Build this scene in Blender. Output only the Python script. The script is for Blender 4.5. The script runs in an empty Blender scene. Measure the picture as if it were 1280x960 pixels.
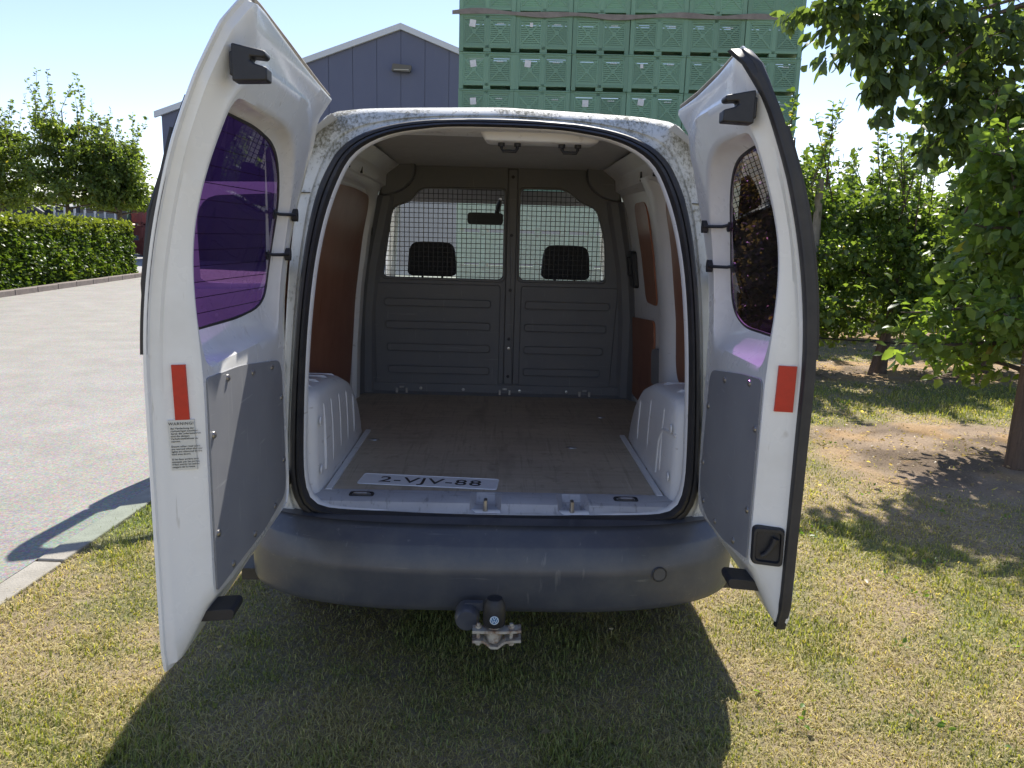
import bpy, math, random
import numpy as np
from mathutils import Vector, Matrix
random.seed(7)
RNG = np.random.default_rng(11)
sc = bpy.context.scene
col = sc.collection

# ------------------------------------------------------------------ camera
def look(cx, cy, cz, pitch, yaw, roll):
    p, w, r = [math.radians(v) for v in (pitch, yaw, roll)]
    f = Vector((-math.sin(w)*math.cos(p), math.cos(w)*math.cos(p), -math.sin(p)))
    rt = Vector((math.cos(w), math.sin(w), 0)); up = rt.cross(f)
    r2 = rt*math.cos(r) + up*math.sin(r); u2 = -rt*math.sin(r) + up*math.cos(r)
    m = Matrix((r2, u2, -f)).transposed().to_4x4(); m.translation = (cx, cy, cz)
    return m
cam_d = bpy.data.cameras.new('camera'); cam = bpy.data.objects.new('camera', cam_d); col.objects.link(cam)
cam.matrix_world = look(-.011, -2.301, 1.41, 10.8, -1.35, 1.6)
cam_d.sensor_fit = 'HORIZONTAL'; cam_d.sensor_width = 36; cam_d.lens = 27.0
cam_d.clip_start = .05; cam_d.clip_end = 3000
sc.camera = cam

# ------------------------------------------------------------------ light
SUN = Vector((.215, 1.0, 1.17)).normalized()
w = bpy.data.worlds.new('World'); sc.world = w; w.use_nodes = True
nt = w.node_tree; bg = nt.nodes['Background']
sky = nt.nodes.new('ShaderNodeTexSky'); sky.sky_type = 'NISHITA'; sky.sun_disc = False
sky.sun_elevation = math.asin(SUN.z); sky.sun_rotation = math.atan2(SUN.x, SUN.y)
sky.air_density = 1.0; sky.dust_density = .15; sky.ozone_density = 3.0
wb = nt.nodes.new('ShaderNodeMix'); wb.data_type = 'RGBA'; wb.blend_type = 'MULTIPLY'; wb.inputs[0].default_value = 1   # camera white balance
wb.inputs[7].default_value = (.95, .83, .86, 1); nt.links.new(sky.outputs[0], wb.inputs[6]); nt.links.new(wb.outputs[2], bg.inputs[0]); bg.inputs[1].default_value = .097
sun_d = bpy.data.lights.new('sun', 'SUN'); sun_d.energy = 3.6; sun_d.angle = math.radians(.53); sun_d.color = (1, .95, .87)
sun = bpy.data.objects.new('sun', sun_d); col.objects.link(sun)
sun.rotation_euler = (-SUN).to_track_quat('-Z', 'Y').to_euler(); sun.location = (5, 20, 20)
sc.view_settings.view_transform = 'Standard'; sc.view_settings.look = 'None'
sc.view_settings.exposure = 1.30; sc.view_settings.gamma = 1
sc.cycles.max_bounces = 10; sc.cycles.diffuse_bounces = 6; sc.cycles.transparent_max_bounces = 16

# ------------------------------------------------------------------ materials
MATS = {}
def mat(name, c, rough=.5, c2=None, scale=8., bump=0., bscale=60., metal=0., spec=.5, coat=0., detail=4., thr=None, rvar=0.):
    if name in MATS: return MATS[name]
    m = bpy.data.materials.new(name); m.use_nodes = True; MATS[name] = m
    n = m.node_tree.nodes; L = m.node_tree.links; b = n['Principled BSDF']
    b.inputs['Base Color'].default_value = (*c, 1); b.inputs['Roughness'].default_value = rough
    b.inputs['Metallic'].default_value = metal; b.inputs['Specular IOR Level'].default_value = spec
    if coat: b.inputs['Coat Weight'].default_value = coat; b.inputs['Coat Roughness'].default_value = .08
    tc = n.new('ShaderNodeTexCoord')
    if c2 is not None:
        t = n.new('ShaderNodeTexNoise'); t.inputs['Scale'].default_value = scale; t.inputs['Detail'].default_value = detail
        t.inputs['Roughness'].default_value = .65
        L.new(tc.outputs['Object'], t.inputs['Vector'])
        r = n.new('ShaderNodeMapRange'); lo, hi = thr or (.3, .7)
        r.inputs[1].default_value = lo; r.inputs[2].default_value = hi
        L.new(t.outputs[0], r.inputs[0])
        mx = n.new('ShaderNodeMix'); mx.data_type = 'RGBA'; mx.inputs[6].default_value = (*c, 1); mx.inputs[7].default_value = (*c2, 1)
        L.new(r.outputs[0], mx.inputs[0]); L.new(mx.outputs[2], b.inputs['Base Color'])
        if rvar:
            q = n.new('ShaderNodeMapRange'); q.inputs[3].default_value = rough - rvar; q.inputs[4].default_value = rough + rvar
            L.new(t.outputs[0], q.inputs[0]); L.new(q.outputs[0], b.inputs['Roughness'])
    if bump:
        t2 = n.new('ShaderNodeTexNoise'); t2.inputs['Scale'].default_value = bscale; t2.inputs['Detail'].default_value = 5
        L.new(tc.outputs['Object'], t2.inputs['Vector'])
        bp = n.new('ShaderNodeBump'); bp.inputs['Strength'].default_value = bump; bp.inputs['Distance'].default_value = .01
        L.new(t2.outputs[0], bp.inputs['Height']); L.new(bp.outputs[0], b.inputs['Normal'])
    return m

def attr_mat(name, rough=.6, trans=0., spec=.3, bump=0.):
    """colour from the point attribute 'Col' (which piece is which colour), optional leaf translucency"""
    m = bpy.data.materials.new(name); m.use_nodes = True; MATS[name] = m
    n = m.node_tree.nodes; L = m.node_tree.links; b = n['Principled BSDF']
    a = n.new('ShaderNodeAttribute'); a.attribute_name = 'Col'
    L.new(a.outputs['Color'], b.inputs['Base Color']); b.inputs['Roughness'].default_value = rough
    b.inputs['Specular IOR Level'].default_value = spec
    if trans:
        t = n.new('ShaderNodeBsdfTranslucent')
        g = n.new('ShaderNodeMix'); g.data_type = 'RGBA'; g.blend_type = 'MULTIPLY'; g.inputs[0].default_value = 1
        g.inputs[7].default_value = (2.6, 2.45, .75, 1)
        L.new(a.outputs['Color'], g.inputs[6]); L.new(g.outputs[2], t.inputs['Color'])
        ms = n.new('ShaderNodeMixShader'); ms.inputs[0].default_value = trans
        L.new(b.outputs[0], ms.inputs[1]); L.new(t.outputs[0], ms.inputs[2])
        L.new(ms.outputs[0], n['Material Output'].inputs['Surface'])
    return m

def glass_mat(name, tint, refl=1.0, ior=1.5):
    m = bpy.data.materials.new(name); m.use_nodes = True; MATS[name] = m
    n = m.node_tree.nodes; L = m.node_tree.links; n.remove(n['Principled BSDF'])
    tr = n.new('ShaderNodeBsdfTransparent'); tr.inputs[0].default_value = (*tint, 1)
    gl = n.new('ShaderNodeBsdfGlossy'); gl.inputs['Roughness'].default_value = .01; gl.inputs[0].default_value = (refl, refl, refl, 1)
    lw = n.new('ShaderNodeLayerWeight'); lw.inputs[0].default_value = .5
    pw = n.new('ShaderNodeMath'); pw.operation = 'POWER'; pw.inputs[1].default_value = 4.5; L.new(lw.outputs['Facing'], pw.inputs[0])
    fr = n.new('ShaderNodeMath'); fr.operation = 'MULTIPLY_ADD'; fr.inputs[1].default_value = .9; fr.inputs[2].default_value = ((ior-1)/(ior+1))**2*1.4; L.new(pw.outputs[0], fr.inputs[0])
    ms = n.new('ShaderNodeMixShader')
    L.new(fr.outputs[0], ms.inputs[0]); L.new(tr.outputs[0], ms.inputs[1]); L.new(gl.outputs[0], ms.inputs[2])
    L.new(ms.outputs[0], n['Material Output'].inputs['Surface'])
    return m

WHITE = mat('white_paint', (.80, .80, .775), .28, (.70, .69, .65), 5., thr=(.45, .8), rvar=.08, coat=.35)
WHITE_IN = mat('white_inner_paint', (.80, .80, .79), .38, (.74, .74, .73), 4.)
BLACK = mat('black_plastic', (.016, .016, .019), .5, (.026, .026, .028), 30, bump=.05, bscale=200)
RUBBER = mat('black_rubber', (.02, .02, .023), .55, (.045, .042, .040), 14., rvar=.1)
BUMPER = mat('grey_bumper_plastic', (.070, .074, .088), .34, (.105, .106, .110), 9., thr=(.42, .78), bump=.06, bscale=400, rvar=.08)
BULK = mat('dark_bulkhead_plastic', (.142, .146, .156), .55, (.170, .170, .170), 4., bump=.08, bscale=300)
LINING = mat('grey_roof_lining', (.60, .60, .58), .85, (.54, .54, .52), 20)
BOARD = mat('grey_trim_board', (.23, .235, .25), .5, (.27, .275, .285), 6., bump=.03, bscale=300, rvar=.1)
PLY = mat('brown_wall_ply', (.34, .13, .062), .34, (.27, .098, .048), 5., rvar=.06)
SILL = mat('grey_sill_plastic', (.50, .505, .52), .55, (.41, .41, .42), 7., rvar=.1)
STEEL = mat('worn_steel', (.55, .54, .52), .35, (.35, .33, .30), 40, metal=.9)
RUSTY = mat('rusty_zinc', (.52, .48, .40), .6, (.22, .11, .055), 45, metal=.35, thr=(.45, .7))
RED = mat('red_reflector', (.52, .022, .012), .3, (.44, .02, .012), 60)
DARKIN = mat('cab_dark_fabric', (.03, .03, .034), .85, (.04, .04, .045), 50)
PURPLE = glass_mat('purple_tinted_glass', (.27, .115, .36), 1.0, 1.45)
CLEAR = glass_mat('clear_green_glass', (.78, .92, .84))
JAMB = mat('dirty_brown_plastic', (.045, .035, .022), .6, (.07, .06, .045), 20)

def scuffs(m, colr, amt, dirs, lo=.66, hi=.74, s=1.):
    """scratches and rub marks: stretched noise in the surface's own colour"""
    n = m.node_tree.nodes; L = m.node_tree.links; b = n['Principled BSDF']; tc = [x for x in n if x.type == 'TEX_COORD'][0]
    for d in dirs:
        mp = n.new('ShaderNodeMapping'); mp.inputs['Scale'].default_value = [v*s for v in d[:3]]; mp.inputs['Rotation'].default_value = (d[3], d[4], d[5])
        t = n.new('ShaderNodeTexNoise'); t.inputs['Scale'].default_value = 1.; t.inputs['Detail'].default_value = 3; t.inputs['Roughness'].default_value = .6
        L.new(tc.outputs['Object'], mp.inputs[0]); L.new(mp.outputs[0], t.inputs[0])
        r = n.new('ShaderNodeMapRange'); r.inputs[1].default_value = lo; r.inputs[2].default_value = hi; r.inputs[4].default_value = amt; L.new(t.outputs[0], r.inputs[0])
        mx = n.new('ShaderNodeMix'); mx.data_type = 'RGBA'; mx.inputs[7].default_value = (*colr, 1)
        so = b.inputs['Base Color'].links[0].from_socket; L.new(r.outputs[0], mx.inputs[0]); L.new(so, mx.inputs[6]); L.new(mx.outputs[2], b.inputs['Base Color'])
scuffs(BOARD, (.42, .42, .42), .55, ((90, 90, 5, .4, .2, 0), (70, 6, 80, 0, .5, .3)))
scuffs(BUMPER, (.20, .198, .19), .45, ((5, 60, 90, 0, .12, 0), (40, 40, 4, .5, .6, 0)))
scuffs(BULK, (.26, .26, .25), .5, ((4, 50, 90, 0, .15, 0), (80, 50, 6, 0, .4, 0)))
scuffs(WHITE_IN, (.45, .43, .39), .6, ((30, 4, 60, .3, 0, 0), (14, 14, 14, 0, 0, 0)))
scuffs(WHITE, (.42, .39, .33), .5, ((60, 60, 7, .2, .2, 0), (16, 16, 10, 0, 0, 0)), .68, .76)
scuffs(SILL, (.20, .195, .19), .6, ((5, 60, 60, 0, 0, .1), (60, 12, 30, 0, 0, .5)), .58, .70)
def floor_mat():
    m = mat('worn_plywood_floor', (.50, .43, .325), .65, (.41, .35, .265), 3.)
    n = m.node_tree.nodes; L = m.node_tree.links; b = n['Principled BSDF']
    tc = [x for x in n if x.type == 'TEX_COORD'][0]
    mp = n.new('ShaderNodeMapping'); mp.inputs['Scale'].default_value = (2.5, 45, 1)
    t = n.new('ShaderNodeTexNoise'); t.inputs['Scale'].default_value = 1.; t.inputs['Detail'].default_value = 5
    L.new(tc.outputs['Object'], mp.inputs[0]); L.new(mp.outputs[0], t.inputs[0])
    mx = n.new('ShaderNodeMix'); mx.data_type = 'RGBA'; mx.blend_type = 'OVERLAY'; mx.inputs[0].default_value = .30
    src = b.inputs['Base Color'].links[0].from_socket
    L.new(src, mx.inputs[6]); L.new(t.outputs[0], mx.inputs[7]); L.new(mx.outputs[2], b.inputs['Base Color'])
    t3 = n.new('ShaderNodeTexNoise'); t3.inputs['Scale'].default_value = 2.2; t3.inputs['Detail'].default_value = 8
    L.new(tc.outputs['Object'], t3.inputs[0])
    r = n.new('ShaderNodeMapRange'); r.inputs[1].default_value = .45; r.inputs[2].default_value = .72; r.inputs[4].default_value = .5
    L.new(t3.outputs[0], r.inputs[0])
    m2 = n.new('ShaderNodeMix'); m2.data_type = 'RGBA'; m2.inputs[7].default_value = (.60, .52, .39, 1)
    L.new(r.outputs[0], m2.inputs[0]); L.new(mx.outputs[2], m2.inputs[6]); L.new(m2.outputs[2], b.inputs['Base Color'])
    return m
FLOOR = floor_mat()
scuffs(FLOOR, (.24, .195, .14), .42, ((9, 2.2, 1, 0, 0, .1), (70, 3, 1, 0, 0, .25), (26, 26, 1, 0, 0, 0)), .56, .70)
scuffs(FLOOR, (.62, .56, .46), .4, ((80, 3, 1, 0, 0, -.2), (4, 70, 1, 0, 0, .1)), .66, .72)

def grime_mat():
    """white paint with moss and dirt growing along the top and the upper corners of the door frame"""
    m = bpy.data.materials.new('mossy_white_paint'); m.use_nodes = True
    n = m.node_tree.nodes; L = m.node_tree.links; b = n['Principled BSDF']; b.inputs['Roughness'].default_value = .45
    tc = n.new('ShaderNodeTexCoord')
    def noise(s, det=8, rough=.7, sc=(1, 1, 1)):
        mp = n.new('ShaderNodeMapping'); mp.inputs['Scale'].default_value = sc
        t = n.new('ShaderNodeTexNoise'); t.inputs['Scale'].default_value = s; t.inputs['Detail'].default_value = det; t.inputs['Roughness'].default_value = rough
        L.new(tc.outputs['Object'], mp.inputs[0]); L.new(mp.outputs[0], t.inputs[0]); return t.outputs[0]
    def rng(i, a, c, lo=0., hi=1.):
        r = n.new('ShaderNodeMapRange'); r.inputs[1].default_value = a; r.inputs[2].default_value = c
        r.inputs[3].default_value = lo; r.inputs[4].default_value = hi; L.new(i, r.inputs[0]); return r.outputs[0]
    def mth(op, a, c):
        x = n.new('ShaderNodeMath'); x.operation = op
        for k, v in enumerate((a, c)):
            if isinstance(v, float): x.inputs[k].default_value = v
            else: L.new(v, x.inputs[k])
        return x.outputs[0]
    sx = n.new('ShaderNodeSeparateXYZ'); L.new(tc.outputs['Object'], sx.inputs[0])
    zz = rng(sx.outputs[2], 1.60, 1.79, 0., 1.); ax = n.new('ShaderNodeMath'); ax.operation = 'ABSOLUTE'; L.new(sx.outputs[0], ax.inputs[0])
    cr = mth('MULTIPLY', rng(ax.outputs[0], .40, .56), rng(sx.outputs[2], 1.25, 1.72))      # the two upper corners, running down the posts
    big = noise(7, 4, .6); fine = noise(130, 5, .7, (1, 1, .55)); mid = noise(38, 6, .7, (1, 1, .6))
    s = mth('ADD', mth('MULTIPLY', fine, .62), mth('MULTIPLY', mid, .38))
    s = mth('ADD', s, mth('MULTIPLY', mth('SUBTRACT', big, .5), .42))
    s = mth('ADD', s, mth('MULTIPLY', zz, .09)); s = mth('ADD', s, mth('MULTIPLY', cr, .085))
    k = rng(s, .555, .70)
    g2 = rng(mid, .4, .7)
    dirt = n.new('ShaderNodeMix'); dirt.data_type = 'RGBA'; dirt.inputs[6].default_value = (.15, .138, .095, 1); dirt.inputs[7].default_value = (.27, .26, .205, 1)
    L.new(g2, dirt.inputs[0])
    base = n.new('ShaderNodeMix'); base.data_type = 'RGBA'; base.inputs[6].default_value = (.66, .66, .62, 1); base.inputs[7].default_value = (.53, .52, .47, 1)
    L.new(rng(big, .35, .7), base.inputs[0])
    f = n.new('ShaderNodeMix'); f.data_type = 'RGBA'; L.new(k, f.inputs[0]); L.new(base.outputs[2], f.inputs[6]); L.new(dirt.outputs[2], f.inputs[7])
    L.new(f.outputs[2], b.inputs['Base Color']); L.new(rng(k, 0, 1, .55, .88), b.inputs['Roughness']); b.inputs['Specular IOR Level'].default_value = .3
    bp = n.new('ShaderNodeBump'); bp.inputs['Strength'].default_value = .25; bp.inputs['Distance'].default_value = .004
    L.new(k, bp.inputs['Height']); L.new(bp.outputs[0], b.inputs['Normal'])
    return m
GRIME = grime_mat()

# ------------------------------------------------------------------ mesh helpers
class MB:
    def __init__(s): s.v = []; s.f = []
    def add(s, v, f):
        o = len(s.v); s.v += [tuple(p) for p in v]; s.f += [tuple(i + o for i in q) for q in f]; return s
    def box(s, x0, x1, y0, y1, z0, z1, M=None):
        v = [Vector((x, y, z)) for z in (z0, z1) for y in (y0, y1) for x in (x0, x1)]
        if M is not None: v = [M @ p for p in v]
        return s.add(v, [(0, 2, 3, 1), (4, 5, 7, 6), (0, 1, 5, 4), (2, 6, 7, 3), (0, 4, 6, 2), (1, 3, 7, 5)])
    def loft(s, rings, closed=True, cap0=False, cap1=False):
        n = len(rings[0]); v = [p for r in rings for p in r]; f = []
        for i in range(len(rings) - 1):
            for j in range(n if closed else n - 1):
                k = (j + 1) % n; f.append((i*n + j, i*n + k, (i+1)*n + k, (i+1)*n + j))
        if cap0: f.append(tuple(reversed(range(n))))
        if cap1: f.append(tuple((len(rings)-1)*n + j for j in range(n)))
        return s.add(v, f)
    def tube(s, pts, r, n=8, cap=True):
        pts = [Vector(p) for p in pts]; R = r if isinstance(r, (list, tuple)) else [r]*len(pts); rings = []
        for i, p in enumerate(pts):
            d = (pts[min(i+1, len(pts)-1)] - pts[max(i-1, 0)]).normalized()
            a = d.orthogonal().normalized() if i == 0 else (a - d*a.dot(d)).normalized()
            b = d.cross(a)
            rings.append([p + (a*math.cos(t) + b*math.sin(t))*R[i] for t in [2*math.pi*k/n for k in range(n)]])
        return s.loft(rings, True, cap, cap)
    def lathe(s, prof, M, n=20):
        rings = [[M @ Vector((r*math.cos(t), r*math.sin(t), z)) for t in [2*math.pi*k/n for k in range(n)]] for r, z in prof]
        return s.loft(rings, True, True, True)
    def prism(s, poly, fn, t0, t1):
        """poly of 2D points, fn(a, b, t) -> 3D; extruded between t0 and t1"""
        return s.loft([[fn(a, b, t0) for a, b in poly], [fn(a, b, t1) for a, b in poly]], True, True, True)
    def build(s, name, m, parent=None, smooth=35, bevel=0., loc=None):
        me = bpy.data.meshes.new(name); me.from_pydata([tuple(p) for p in s.v], [], s.f); me.validate()
        for x in (m if isinstance(m, (list, tuple)) else [m]): me.materials.append(x)
        import bmesh
        bm = bmesh.new(); bm.from_mesh(me); bmesh.ops.recalc_face_normals(bm, faces=bm.faces); bm.to_mesh(me); bm.free()
        if smooth:
            me.polygons.foreach_set('use_smooth', [True]*len(me.polygons)); me.set_sharp_from_angle(angle=math.radians(smooth))
        o = bpy.data.objects.new(name, me); col.objects.link(o)
        if parent is not None: o.parent = parent
        if loc is not None: o.location = loc
        if bevel:
            b = o.modifiers.new('bevel', 'BEVEL'); b.width = bevel; b.segments = 2; b.limit_method = 'ANGLE'
        return o
def tag(o, label=None, cat=None, group=None, kind=None):
    for k, v in (('label', label), ('category', cat), ('group', group), ('kind', kind)):
        if v: o[k] = v
    return o
def empty(name, loc=(0, 0, 0), rz=0.):
    o = bpy.data.objects.new(name, None); col.objects.link(o); o.location = loc; o.rotation_euler.z = rz; o.empty_display_size = .2; return o
def copy_tree(o, parent=None):
    c = o.copy(); col.objects.link(c)
    if parent is not None: c.parent = parent
    for ch in list(o.children): copy_tree(ch, c)
    return c
def rpoly(pts, n=5):
    """round the corners of a polygon given as (a, b, radius)"""
    out = []; N = len(pts)
    for i in range(N):
        p = Vector(pts[i][:2]); r = pts[i][2] if len(pts[i]) > 2 else 0
        a = Vector(pts[i-1][:2]) - p; b = Vector(pts[(i+1) % N][:2]) - p
        if r <= 0: out.append(tuple(p)); continue
        ra = min(r, a.length*.5); rb = min(r, b.length*.5)
        A = p + a.normalized()*ra; B = p + b.normalized()*rb
        for k in range(n+1):
            t = k/n; out.append(tuple(A*(1-t)**2 + p*2*t*(1-t) + B*t*t))
    return out
def smooth_loop(pts, it=2):
    for _ in range(it):
        q = []
        for i in range(len(pts)):
            a = pts[i]; b = pts[(i+1) % len(pts)]
            q += [(a[0]*.75 + b[0]*.25, a[1]*.75 + b[1]*.25), (a[0]*.25 + b[0]*.75, a[1]*.25 + b[1]*.75)]
        pts = q
    return pts
def polar(pts, c, angs):
    """sample a star-shaped outline at the given angles round c"""
    P = np.array(pts) - np.array(c); out = []
    Q = np.roll(P, -1, 0)
    for t in angs:
        d = np.array([math.cos(t), math.sin(t)])
        den = d[0]*(Q[:, 1]-P[:, 1]) - d[1]*(Q[:, 0]-P[:, 0])
        den = np.where(abs(den) < 1e-12, 1e-12, den)
        s = (P[:, 0]*(Q[:, 1]-P[:, 1]) - P[:, 1]*(Q[:, 0]-P[:, 0]))/den
        u = (P[:, 0]*d[1] - P[:, 1]*d[0])/den
        ok = (u >= -1e-6) & (u <= 1+1e-6) & (s > 0)
        r = s[ok].max() if ok.any() else 0.
        out.append((c[0]+d[0]*r, c[1]+d[1]*r))
    return out
def lerp2(A, B, t): return [(a[0]*(1-t)+b[0]*t, a[1]*(1-t)+b[1]*t) for a, b in zip(A, B)]
def text_mesh(name, body, size, m, parent, M, extrude=.0004, align='CENTER', spacing=1., line=1.):
    cu = bpy.data.curves.new(name, 'FONT'); cu.body = body; cu.size = size; cu.extrude = extrude; cu.align_x = align; cu.resolution_u = 2
    cu.space_character = spacing; cu.space_line = line
    t = bpy.data.objects.new(name, cu); col.objects.link(t)
    dg = bpy.context.evaluated_depsgraph_get()
    me = bpy.data.meshes.new_from_object(t.evaluated_get(dg)); bpy.data.objects.remove(t); bpy.data.curves.remove(cu)
    me.transform(M); me.materials.clear(); me.materials.append(m); me.name = name
    o = bpy.data.objects.new(name, me); col.objects.link(o); o.parent = parent
    return o

# ------------------------------------------------------------------ ground fields
_perm = RNG.random((257, 257))
def vnoise(x, y):
    x = np.asarray(x, float); y = np.asarray(y, float)
    xi = np.floor(x).astype(int); yi = np.floor(y).astype(int); fx = x-xi; fy = y-yi
    fx = fx*fx*(3-2*fx); fy = fy*fy*(3-2*fy); g = lambda a, b: _perm[a % 257, b % 257]
    return (g(xi, yi)*(1-fx)+g(xi+1, yi)*fx)*(1-fy)+(g(xi, yi+1)*(1-fx)+g(xi+1, yi+1)*fx)*fy
def fbm(x, y, o=4):
    s = 0; a = .5; t = 0
    for k in range(o):
        s = s+a*vnoise(x*2**k+17.3*k, y*2**k+9.1*k); t += a; a *= .55
    return s/t
def sstep(a, b, x):
    t = np.clip((x-a)/(b-a), 0, 1); return t*t*(3-2*t)
ROW_X0 = 2.55
def dirt_field(x, y):
    """bare strips under the orchard rows"""
    e = (fbm(x*1.3, y*1.3)-.5)*.9
    d = np.zeros_like(x)
    for yr, hw in ((2.85, .82), (6.5, .65), (10.0, .7), (13.5, .7)):
        d = np.maximum(d, sstep(hw+.18, hw-.12, abs(y-yr)+e*.7)*sstep(ROW_X0-.35, ROW_X0+.25, x+e+.12*(3-y)))
    return d
def green_field(x, y):
    g = fbm(x*1.1+3, y*1.1+5)*.62+fbm(x*4.3+40, y*4.3+11, 3)*.38
    g = g+.17*np.exp(-((x+1.62)/.28)**2)*(y > .3)                   # greener along the road edge
    g = g+.05*np.exp(-((x-.25)/.75)**2-((y+.25)/.6)**2)              # lusher patch behind the van
    g = g-.20*np.exp(-((x+.62)/.45)**2-((y+.2)/.8)**2)-.10*np.exp(-((x-.1)/.3)**2-((y+.5)/.18)**2)               # parched patch under the left door
    g = g+.055*sstep(.5, 1.1, x)
    g = g+.12*np.exp(-((y-4.65)/.8)**2)*(x > 2.2)
    return sstep(.40, .70, g)
C_DRY = np.array([.40, .31, .165]); C_GREEN = np.array([.135, .185, .045]); C_SOIL = np.array([.36, .28, .19]); C_DIRT = np.array([.345, .26, .185])
def set_col(me, c):
    a = me.color_attributes.new('Col', 'FLOAT_COLOR', 'POINT')
    a.data.foreach_set('color', np.concatenate([c, np.ones((len(c), 1))], 1).astype(np.float32).ravel())

def make_ground():
    xs = np.concatenate([np.linspace(-900, -20, 14), np.linspace(-18, -5, 14), np.arange(-4.5, 9, .07), np.linspace(9.5, 30, 30), np.linspace(40, 900, 12)])
    ys = np.concatenate([np.linspace(-900, -12, 12), np.linspace(-10, -2, 12), np.arange(-1.5, 12, .07), np.linspace(12.5, 40, 40), np.linspace(50, 1500, 14)])
    X, Y = np.meshgrid(xs, ys); x = X.ravel(); y = Y.ravel()
    near = np.exp(-(np.hypot(x-1, y-3)/14)**2)
    z = (fbm(x*1.7, y*1.7, 3)-.5)*.03*near*(x > -1.75) + .012*dirt_field(x, y)*(fbm(x*6, y*6, 3)-.3)*3*near
    z = np.where(x < -1.75, -.006, z)
    g = green_field(x, y)[:, None]; d = dirt_field(x, y)[:, None]; n = fbm(x*9, y*9, 3)[:, None]
    c = (C_SOIL*(1-g)+(C_GREEN*.7+C_SOIL*.3)*g)*(.75+.5*n)
    dc = C_DIRT*(.75+.5*n)*(1-.45*sstep(.5, .66, fbm(x*2.2+5, y*2.2))[:, None]) + np.array([.08, .03, -.02])*sstep(.52, .62, fbm(x*3+50, y*3, 3))[:, None]
    lw = sstep(.3, 1.2, np.maximum(-1.6-y, np.hypot(x, y)-16))[:, None]; c = c*(1-lw)+((C_DRY*(1-g*.55)+C_GREEN*g*.55)*(.8+.4*n))*lw   # the lawn goes on
    c = c*(1-d)+dc*d
    nx = len(xs); i = np.arange((len(ys)-1)*(nx-1)); r = i//(nx-1); q = i % (nx-1); a = r*nx+q
    F = np.stack([a, a+1, a+nx+1, a+nx], 1)
    me = bpy.data.meshes.new('ground'); me.from_pydata(np.stack([x, y, z], 1).tolist(), [], F.tolist())
    me.polygons.foreach_set('use_smooth', [True]*len(me.polygons)); set_col(me, np.clip(c, .01, 1))
    m = attr_mat('dry_soil', .95, 0., .1); n_ = m.node_tree.nodes; L = m.node_tree.links
    tc = n_.new('ShaderNodeTexCoord'); t = n_.new('ShaderNodeTexNoise'); t.inputs['Scale'].default_value = 70; t.inputs['Detail'].default_value = 6; t.inputs['Roughness'].default_value = .75
    L.new(tc.outputs['Object'], t.inputs[0])
    mx = n_.new('ShaderNodeMix'); mx.data_type = 'RGBA'; mx.blend_type = 'OVERLAY'; mx.inputs[0].default_value = .75
    b = n_['Principled BSDF']; L.new(b.inputs['Base Color'].links[0].from_socket, mx.inputs[6]); L.new(t.outputs[0], mx.inputs[7]); L.new(mx.outputs[2], b.inputs['Base Color'])
    bp = n_.new('ShaderNodeBump'); bp.inputs['Strength'].default_value = .9; bp.inputs['Distance'].default_value = .02
    L.new(t.outputs[0], bp.inputs['Height']); L.new(bp.outputs[0], b.inputs['Normal'])
    me.materials.append(m); o = bpy.data.objects.new('ground', me); col.objects.link(o); o['kind'] = 'structure'
make_ground()

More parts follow.
